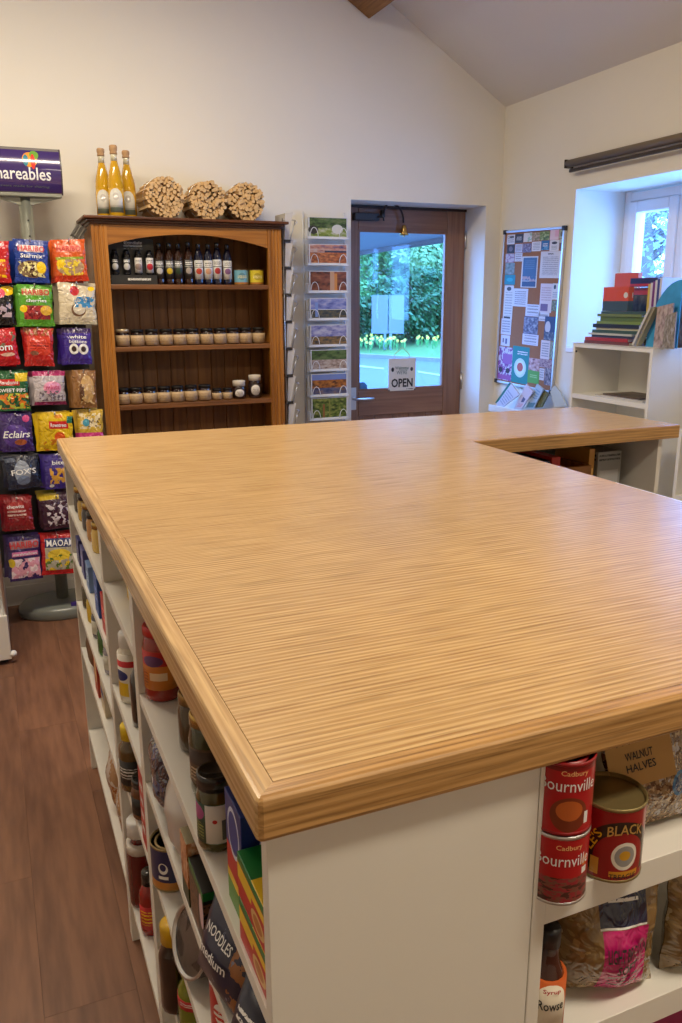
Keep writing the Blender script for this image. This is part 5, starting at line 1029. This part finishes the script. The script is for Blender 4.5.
PAP = [
 (up_, 130, 112, 188, 184, Wp, [('e', .6, .75, .3, .08, K)] + txt(4), 'white card with a black logo in the top left of the pinboard'),
 (up_, 190, 106, 252, 174, rgb(58, 58, 66), [('l', .2, .3, .8, .7, 3, Wp)], 'black card second in the top row of the pinboard'),
 (up_, 255, 97, 318, 166, Wp, [('n', .5, 0, 1, 1, 4, .5, rgb(150, 180, 160))], 'white and green card third in the top row of the pinboard'),
 (up_, 321, 94, 375, 156, rgb(168, 150, 120), [('g', 0, 0, 1, 1, 5, [rgb(110, 110, 70), rgb(170, 150, 120), rgb(200, 170, 150)])], 'tan photo card fourth in the top row of the pinboard'),
 (up_, 378, 86, 450, 152, rgb(120, 140, 70), [('g', 0, 0, 1, 1, 5, [rgb(60, 90, 40), rgb(130, 150, 80), rgb(190, 200, 150)])], 'green photo card fifth in the top row of the pinboard'),
 (up_, 456, 70, 522, 150, rgb(220, 196, 206), [('r', .55, .3, 1, .9, rgb(220, 170, 190))], 'pale pink card at the top right of the pinboard'),
 (up_, 526, 72, 572, 138, rgb(170, 180, 150), [('e', .6, .5, .3, .3, rgb(110, 100, 80))], 'small pale green card in the top right corner of the pinboard'),
 (up_, 130, 187, 186, 252, rgb(44, 40, 52), [('e', .5, .5, .25, .3, rgb(110, 100, 110))], 'black square card in the second row of the pinboard'),
 (up_, 190, 182, 245, 246, rgb(196, 196, 214), txt(5), 'pale lilac printed card in the second row of the pinboard'),
 (up_, 248, 178, 314, 246, rgb(96, 84, 116), [('g', 0, 0, 1, 1, 6, [rgb(50, 44, 66), rgb(120, 110, 140), rgb(160, 150, 170)])], 'purple grey photo card in the second row of the pinboard'),
 (up_, 317, 164, 386, 236, Wp, txt(5), 'white printed card in the second row of the pinboard'),
 (up_, 389, 156, 449, 228, rgb(40, 100, 150), [('l', .2, .4, .8, .8, 2, Wp), ('n', 0, 0, 1, .4, 5, .5, rgb(90, 150, 190))], 'blue card in the second row of the pinboard'),
 (up_, 453, 152, 523, 234, Wp, [('e', .5, .74, .3, .13, rgb(50, 50, 56)), ('l', .2, .1, .8, .5, 3, rgb(150, 150, 150))], 'white card with a black oval emblem on the pinboard'),
 (up_, 526, 142, 566, 216, rgb(120, 90, 70), [('r', 0, .6, 1, 1, rgb(180, 180, 160))], 'small brown card at the right edge of the pinboard'),
 (up_, 118, 256, 184, 322, rgb(190, 180, 190), [('n', 0, 0, 1, 1, 5, .5, rgb(150, 120, 150))], 'mauve card at the left edge of the pinboard'),
 (up_, 188, 250, 244, 314, rgb(206, 206, 216), txt(3), 'small white card beside the mauve card on the pinboard'),
 (up_, 238, 276, 358, 512, rgb(206, 210, 216), [('r', .08, .22, .94, .96, rgb(60, 96, 140)), ('r', .08, .03, .94, .20, rgb(50, 70, 110)), ('n', .08, .2, .94, .36, 8, .5, rgb(170, 150, 160)), ('l', .2, .6, .8, .9, 5, rgb(90, 120, 160))], 'tall blue poster in the upper middle of the pinboard'),
 (up_, 116, 326, 186, 412, rgb(110, 130, 136), [('g', 0, 0, 1, 1, 4, [rgb(80, 100, 104), rgb(120, 140, 140), rgb(150, 160, 160)])], 'grey green card at the left edge of the pinboard'),
 (up_, 110, 415, 190, 490, rgb(20, 130, 150), [('e', .5, .5, .3, .2, rgb(40, 160, 180))], 'turquoise card at the left edge of the pinboard'),
 (up_, 380, 236, 556, 440, rgb(206, 204, 208), [('l', .36, .86, .64, .94, 1, K), ('l', .12, .1, .9, .8, 10, rgb(150, 150, 160))], 'large white typed letter on the right of the pinboard'),
 (up_, 470, 374, 545, 436, rgb(200, 200, 208), [('l', .05, .3, .95, .8, 2, rgb(60, 60, 90))], 'small note overlapping the typed letter on the pinboard'),
 (up_, 104, 496, 174, 752, rgb(208, 206, 204), [('e', .5, .9, .24, .06, rgb(60, 60, 66)), ('l', .15, .1, .9, .8, 9, rgb(160, 160, 165)), ('r', .1, .02, .8, .08, rgb(60, 60, 66))], 'tall white price list on the left of the pinboard'),
 (up_, 174, 520, 286, 656, rgb(206, 208, 220), txt(7), 'white handwritten note beside the price list on the pinboard'),
 (up_, 378, 482, 470, 702, rgb(208, 198, 206), [('r', .1, .05, .7, .3, rgb(110, 80, 120)), ('l', .1, .4, .9, .9, 6, rgb(180, 160, 170))], 'pale mauve flyer with small photos right of centre on the pinboard'),
 (up_, 472, 480, 552, 604, rgb(206, 208, 214), [('e', .4, .78, .2, .14, rgb(40, 50, 70)), ('l', .1, .1, .9, .5, 3, rgb(150, 160, 180))], 'white notice with a round navy logo on the pinboard'),
 (up_, 460, 610, 526, 692, rgb(90, 100, 84), [('g', 0, 0, 1, 1, 6, [rgb(50, 60, 50), rgb(110, 120, 90), rgb(160, 160, 140)])], 'dark green photo on the right of the pinboard'),
 (up_, 270, 640, 378, 730, rgb(206, 210, 226), txt(3), 'white slip above the dark photo in the pinboard centre'),
 (lo_, 255, 50, 364, 186, rgb(90, 90, 116), [('g', 0, .05, 1, .95, 6, [rgb(50, 50, 76), rgb(110, 110, 140), rgb(170, 170, 180)])], 'dark group photo in the pinboard centre'),
 (lo_, 245, 184, 366, 266, rgb(204, 204, 222), txt(3), 'white slip below the dark photo in the pinboard centre'),
 (lo_, 84, 66, 160, 186, rgb(204, 200, 208), txt(5), 'white folded leaflet on the left of the pinboard'),
 (lo_, 82, 190, 150, 272, rgb(204, 202, 212), [('r', .5, .2, .7, .7, rgb(90, 90, 130)), ('r', .2, .3, .35, .7, rgb(120, 110, 130))], 'white card with small figures on the left of the pinboard'),
 (lo_, 368, 0, 448, 84, rgb(204, 204, 216), txt(2), 'white slip on the right side of the pinboard'),
 (lo_, 412, 50, 518, 232, rgb(44, 56, 104), [('e', .3, .55, .25, .25, rgb(190, 190, 200)), ('g', 0, 0, 1, .35, 6, [rgb(40, 50, 80), rgb(70, 80, 110), rgb(150, 150, 160)])], 'dark blue event poster on the right of the pinboard'),
 (lo_, 384, 230, 452, 372, rgb(210, 200, 204), txt(6), 'narrow pale pink notice on the lower right of the pinboard'),
 (lo_, 454, 240, 502, 372, rgb(130, 130, 130), [('g', 0, 0, 1, 1, 6, [rgb(50, 50, 60), rgb(130, 140, 120), rgb(190, 190, 170)])], 'narrow photo strip on the lower right of the pinboard'),
 (lo_, 62, 280, 170, 532, rgb(196, 190, 204), [('n', 0, 0, 1, 1, 9, .5, rgb(130, 70, 140)), ('r', .3, .5, .95, .8, rgb(150, 90, 160)), ('r', .0, .02, .95, .16, rgb(150, 80, 150)), ('e', .2, .3, .14, .08, rgb(50, 40, 60)), ('e', .7, .3, .14, .08, rgb(50, 40, 60))], 'purple patchwork poster at the lower left of the pinboard'),
 (lo_, 166, 276, 292, 556, rgb(30, 130, 130), [('e', .5, .42, .36, .26, rgb(190, 220, 220)), ('e', .5, .42, .27, .19, rgb(210, 230, 230)), ('e', .5, .44, .18, .12, rgb(190, 90, 80)), ('l', .3, .78, .9, .9, 2, Wp)], 'teal leaflet with a white ring at the bottom of the pinboard'),
 (lo_, 294, 366, 374, 462, rgb(190, 150, 156), [('g', 0, 0, 1, 1, 4, [rgb(100, 50, 60), rgb(190, 150, 150), rgb(210, 190, 190)])], 'pinkish photo above the green card on the pinboard'),
 (lo_, 284, 460, 372, 556, rgb(90, 160, 60), [('l', .2, .4, .8, .7, 2, rgb(160, 200, 130))], 'bright green card at the bottom of the pinboard'),
 (lo_, 376, 374, 492, 440, rgb(150, 110, 120), [('g', 0, 0, 1, 1, 6, [rgb(90, 50, 60), rgb(160, 130, 140), rgb(190, 160, 150)])], 'reddish photo strip near the bottom right of the pinboard'),
 (lo_, 372, 442, 410, 532, rgb(206, 200, 206), txt(4), 'slim white ticket at the bottom of the pinboard'),
 (lo_, 412, 442, 490, 572, rgb(110, 110, 130), [('g', 0, 0, 1, 1, 7, [rgb(40, 40, 50), rgb(120, 110, 130), rgb(190, 180, 170)])], 'collage photo card in the bottom right corner of the pinboard'),
]
for i, (f_, a0, b0, a1, b1, col, sh, lb) in enumerate(PAP):
    xp = PBX-.0125-.0004*(i % 5)
    A_ = on('x', *f_(a0, (b0+b1)/2), xp); B_ = on('x', *f_(a1, (b0+b1)/2), xp); mx_ = (a0+a1)/2
    zt2 = on('x', *f_(mx_, b0), xp).z; zb2 = on('x', *f_(mx_, b1), xp).z
    sk = -((zt2+zb2)/2-1.41)*.031; y0, y1 = max(B_.y, PY0+.003+sk), min(A_.y, PY1-.003+sk); zt2 = min(zt2, PZ1-.003); zb2 = max(zb2, PZ0+.003)
    mb = MB(); mb.prism([(xp, y1, zb2), (xp, y0, zb2), (xp, y0, zt2), (xp, y1, zt2)], (.0004, 0, 0)); cy_, cz_ = (y0+y1)/2, (zb2+zt2)/2; mb.v = [(x, cy_+(y-cy_)*.9992-(z-cz_)*.031, cz_+(z-cz_)*.9992+(y-cy_)*.031) for x, y, z in mb.v]
    o = mb.build('notice', pmat('notice_print', col, sh, .6)); tag(o, lb, 'notice', 'notices on the pinboard')
pb.rotation_euler = (rad(1.8), 0, 0)   # hangs slightly crooked
# leaflets fanned out under the board
lr_ = thing('leaflet_holder', 'low leaflet holder on the wall below the pinboard', 'leaflet holder', (2.70, 3.84, .86))
bx((2.65, 3.62, .835), (XR-.001, 4.03, .85)).build('ledge', M_mel, lr_, bevel=.002)
bx((2.65, 3.62, .85), (2.656, 4.03, .872)).build('lip', M_mel, lr_, bevel=.002)
LEAF = [([(40, 700), (75, 755), (222, 640), (150, 545)], rgb(202, 206, 222), [('l', .2, .2, .85, .8, 6, rgb(150, 160, 190)), ('r', 0, 0, .14, 1, rgb(20, 110, 100))], 'white leaflet with a green edge, leftmost under the pinboard'),
        ([(180, 748), (235, 752), (325, 620), (275, 560)], rgb(210, 198, 210), [('r', .35, .4, .7, .6, rgb(90, 90, 130)), ('l', .2, .1, .8, .3, 3, rgb(200, 110, 140))], 'white and pink leaflet with a small photo under the pinboard'),
        ([(265, 745), (330, 745), (405, 600), (355, 560)], rgb(170, 190, 206), [('l', .2, .5, .8, .9, 4, rgb(110, 150, 190)), ('r', .1, .05, .9, .3, rgb(90, 130, 140))], 'blue grey leaflet in the middle of the fan under the pinboard'),
        ([(330, 742), (390, 738), (440, 640), (400, 600)], rgb(90, 100, 66), [('n', 0, 0, 1, 1, 6, .5, rgb(130, 130, 80))], 'dark olive leaflet behind the blue grey one under the pinboard'),
        ([(490, 735), (580, 730), (530, 620), (490, 570), (455, 620)], rgb(196, 196, 180), [], 'cream leaflet leaning the other way at the right end of the fan')]
for i, (ps_, col, sh, lb) in enumerate(LEAF):
    xx = 2.66+.012*i if i < 4 else 2.70
    pts = [on('x', *lo_(a, b), xx) for a, b in ps_]
    mb = MB().prism(pts, (.008, 0, 0)); o = mb.build('leaflet', pmat('leaflet_print', col, sh, .5)); tag(o, lb, 'leaflet', 'leaflets under the pinboard')

# ================================================================== WINDOW SHELF UNIT AND BOOKS
UX = 2.48; UT = 1.266
unit('white bookcase under the window with books on its top', 'y', 2.595, 3.098, UX, XR-UX-.004, [1.038, .80, .56, .32, .10], None, name='book_shelf', top=UT, st=.02, fixtop=True)
bu = [o for o in bpy.data.objects if o.name.startswith('book_shelf')][0]
bx((UX-.002, 2.592, UT), (XR-.004, 3.101, UT+.002)).build('top_sheet', M_mel, bu)
unit('second white shelf unit nearer along the window wall', 'y', 1.60, 2.42, UX, XR-UX-.004, [.70, .40, .10], None, name='low_shelf', top=.962, st=.02, fixtop=True)
MB().tube([(UX-.0015, 3.07, 1.23), (UX+.001, 3.07, 1.23)], .005, 8).build('peg', M_black, bu)
for i, (y0, y1, dz_, col, lb) in enumerate(((2.66, 2.96, 0, rgb(196, 190, 180), 'pale magazine at the bottom of the pile on the inner shelf'), (2.70, 2.93, .006, rgb(90, 74, 60), 'brown covered magazine on top of the pile on the inner shelf'))):
    tag(bx((UX+.03+.02*i, y0, 1.0385+dz_), (UX+.22, y1, 1.0440+dz_)).build('magazine', pmat('mag_cover', col, [('r', 2.1, .2, 2.6, .8, tuple(c*.6 for c in col))], .4)), lb, 'magazine', 'magazines on the inner shelf')
Z0 = UT+.0022
def book(label, a, b, cov, spine='x', name='book', group='books under the window', sh=()):
    """cover with page block; spine towards -x or -y"""
    t = thing(name, label, 'book', ((a[0]+b[0])/2, (a[1]+b[1])/2, a[2]), 0, group)
    m = pmat('book_cover', cov, sh, .35, .2); d = [b[i]-a[i] for i in range(3)]; th = min(range(3), key=lambda i: d[i]); c = .0018
    lo = list(a); hi = list(b); hi[th] = a[th]+c; bx(lo, hi).build('cover', m, t)
    lo = list(a); hi = list(b); lo[th] = b[th]-c; bx(lo, hi).build('cover', m, t)
    i = 'xy'.index(spine); lo = list(a); hi = list(b); lo[th] += c; hi[th] -= c; hi[i] = a[i]+c; bx(lo, hi).build('spine', m, t)
    lo = list(a); hi = list(b); lo[th] += c+.0002; hi[th] -= c+.0002; lo[i] += c+.0002
    for j in range(3):
        if j != th: hi[j] -= .003
        if j != th and j != i: lo[j] += .003
    bx(lo, hi).build('pages', M_page, t); return t
# flat stack
stack = [(.009, rgb(110, 60, 54), 'maroon'), (.010, rgb(170, 50, 46), 'red'), (.007, rgb(60, 66, 90), 'slate blue'), (.006, rgb(190, 190, 180), 'cream'), (.009, rgb(60, 84, 70), 'bottle green'), (.006, rgb(200, 196, 160), 'pale yellow'), (.011, rgb(38, 40, 46), 'black'), (.008, rgb(120, 140, 60), 'moss green'), (.013, rgb(90, 110, 40), 'olive'), (.008, rgb(110, 124, 64), 'sage green'), (.007, rgb(60, 84, 80), 'dark teal')]
z = Z0
for i, (th, c, nm) in enumerate(stack):
    th *= 1.45
    y1 = 3.035-.010*(i % 3)-.006*i+(.02 if nm == 'red' else 0); y0 = y1-.285+.012*(i % 2)
    book(nm+' thin book lying in the flat pile on the bookcase', (UX+.012+.004*(i % 3)+.002*i, y0, z), (UX+.15+.004*(i % 2), y1, z+th), c, 'x', group='flat pile of books'); z += th+.0004
ZP = z+.0004
def xspan(px0, px1, py, x): return on('x', px1, py, x).y, on('x', px0, py, x).y
def xz(px, py, x): return on('x', px, py, x).z
# upright books standing behind the pile
def upr(label, px0, py0, px1, py1, x, d, col, sh=(), name='book', zb=Z0):
    y0, y1 = xspan(px0, px1, (py0+py1)/2, x); book(label, (x, y0, zb), (x+d, y1, xz((px0+px1)/2, py0, x)), col, 'x' if d > .03 else 'y', sh=sh, name=name)
upr('orange and slate guide book standing on the flat pile', 603, 287, 628, 312, UX+.045, .028, rgb(206, 74, 24), [('r', 0, 0, 1, .42, rgb(60, 78, 84)), ('e', .90, .66, .08, .12, rgb(206, 204, 190))], zb=ZP)
upr('taller orange backed guide book at the back by the window', 614, 273, 637, 312, UX+.205, .022, rgb(210, 78, 26), [('e', .95, .76, .1, .06, rgb(200, 200, 190))])
upr('grey book with a dark landscape cover standing upright', 629, 288, 650, 330, UX+.155, .024, rgb(74, 70, 64), [('r', 0, .88, 1, 1, rgb(186, 60, 60)), ('g', 0, 0, 1, .86, 5, [rgb(44, 44, 40), rgb(90, 84, 60), rgb(120, 116, 90)])])
yn0, yn1 = xspan(634, 661, 282, UX+.15); book('thick navy and red book lying on top of the upright books', (UX+.13, yn0, xz(640, 286.5, UX+.13)), (UX+.215, yn1, xz(640, 278, UX+.13)), rgb(40, 40, 90), 'x', sh=[('r', 0, 0, 1, .3, rgb(180, 40, 60))])
for i, c in enumerate((rgb(206, 180, 90), rgb(210, 206, 214), rgb(120, 60, 130), rgb(206, 204, 210), rgb(60, 70, 140), rgb(206, 202, 206))):
    y1 = 2.76-i*.013
    book(('yellow', 'white', 'violet', 'cream white', 'royal blue', 'pale grey')[i]+' spined slim book in the upright row beside the round map', (UX+.10, y1-.012, Z0), (UX+.22, y1, xz(655, 284-i*1.2, UX+.12)), c, 'x', group='upright slim books')
# leaning pair
for i, (c, lb, dy) in enumerate(((rgb(200, 196, 190), 'white backed book leaning against the flat pile', 0), (rgb(150, 140, 110), 'tan backed book leaning beside the white backed one', -.024))):
    t = book(lb, (UX+.02, 2.80, Z0), (UX+.045, 2.810, Z0+.175), c, 'x', group='leaning books'); t.rotation_euler = (rad(28), 0, 0); t.location = (UX+.03, 2.735+dy, Z0+.004)
# round-edged blue brochure and map brochures
y0, y1 = xspan(646, 677, 320, UX+.04); zt2 = xz(665, 280, UX+.04)
pts = [(UX+.05, y1, Z0), (UX+.05, y0, Z0)]+[(UX+.05, y0+(y1-y0)*(1-math.cos(a)), Z0+(zt2-Z0)*math.sin(a)) for a in [math.pi/2-j*math.pi/2/10 for j in range(0, 10)]][::1]
pts = [(UX+.05, y1, Z0), (UX+.05, y0, Z0), (UX+.05, y0, zt2)]+[(UX+.05, y0+(y1-y0)*math.sin(j*math.pi/2/10), Z0+(zt2-Z0)*math.cos(j*math.pi/2/10)) for j in range(1, 10)]
cbo = MB().prism(pts, (.006, 0, 0)).build('brochure', mat('sky_brochure', rgb(60, 150, 206), .3, noise=.4, nscale=14, coat=.3)); tag(cbo, 'blue brochure with a curved edge standing beside the books', 'brochure')
for i, (px0, px1, pyt, x, lb) in enumerate(((655, 672, 303, UX+.025, 'map brochure with pink and grey patches in front of the blue one'), (664, 690, 312, UX+.012, 'mottled grey map brochure at the right edge of the bookcase top'), (672, 700, 296, UX+.10, 'brown map brochure behind the mottled grey one'))):
    y0, y1 = xspan(px0, px1, 325, x); y0 = max(y0, 2.50)
    o = MB().prism([(x, y1, Z0), (x, y0, Z0), (x, y0+.004, xz(px1, pyt, x)), (x, y1-.004, xz(px0, pyt+4, x))], (.006, 0, 0)).build('brochure', pmat('map_print', rgb(150, 140, 136), [('g', 0, 0, 1, 1, 6, [(rgb(100, 90, 84), rgb(170, 150, 150), rgb(190, 180, 170)), (rgb(90, 90, 90), rgb(140, 130, 116), rgb(170, 170, 176)), (rgb(90, 70, 40), rgb(150, 120, 80), rgb(180, 160, 120))][i])], .4)); tag(o, lb, 'brochure', 'map brochures')
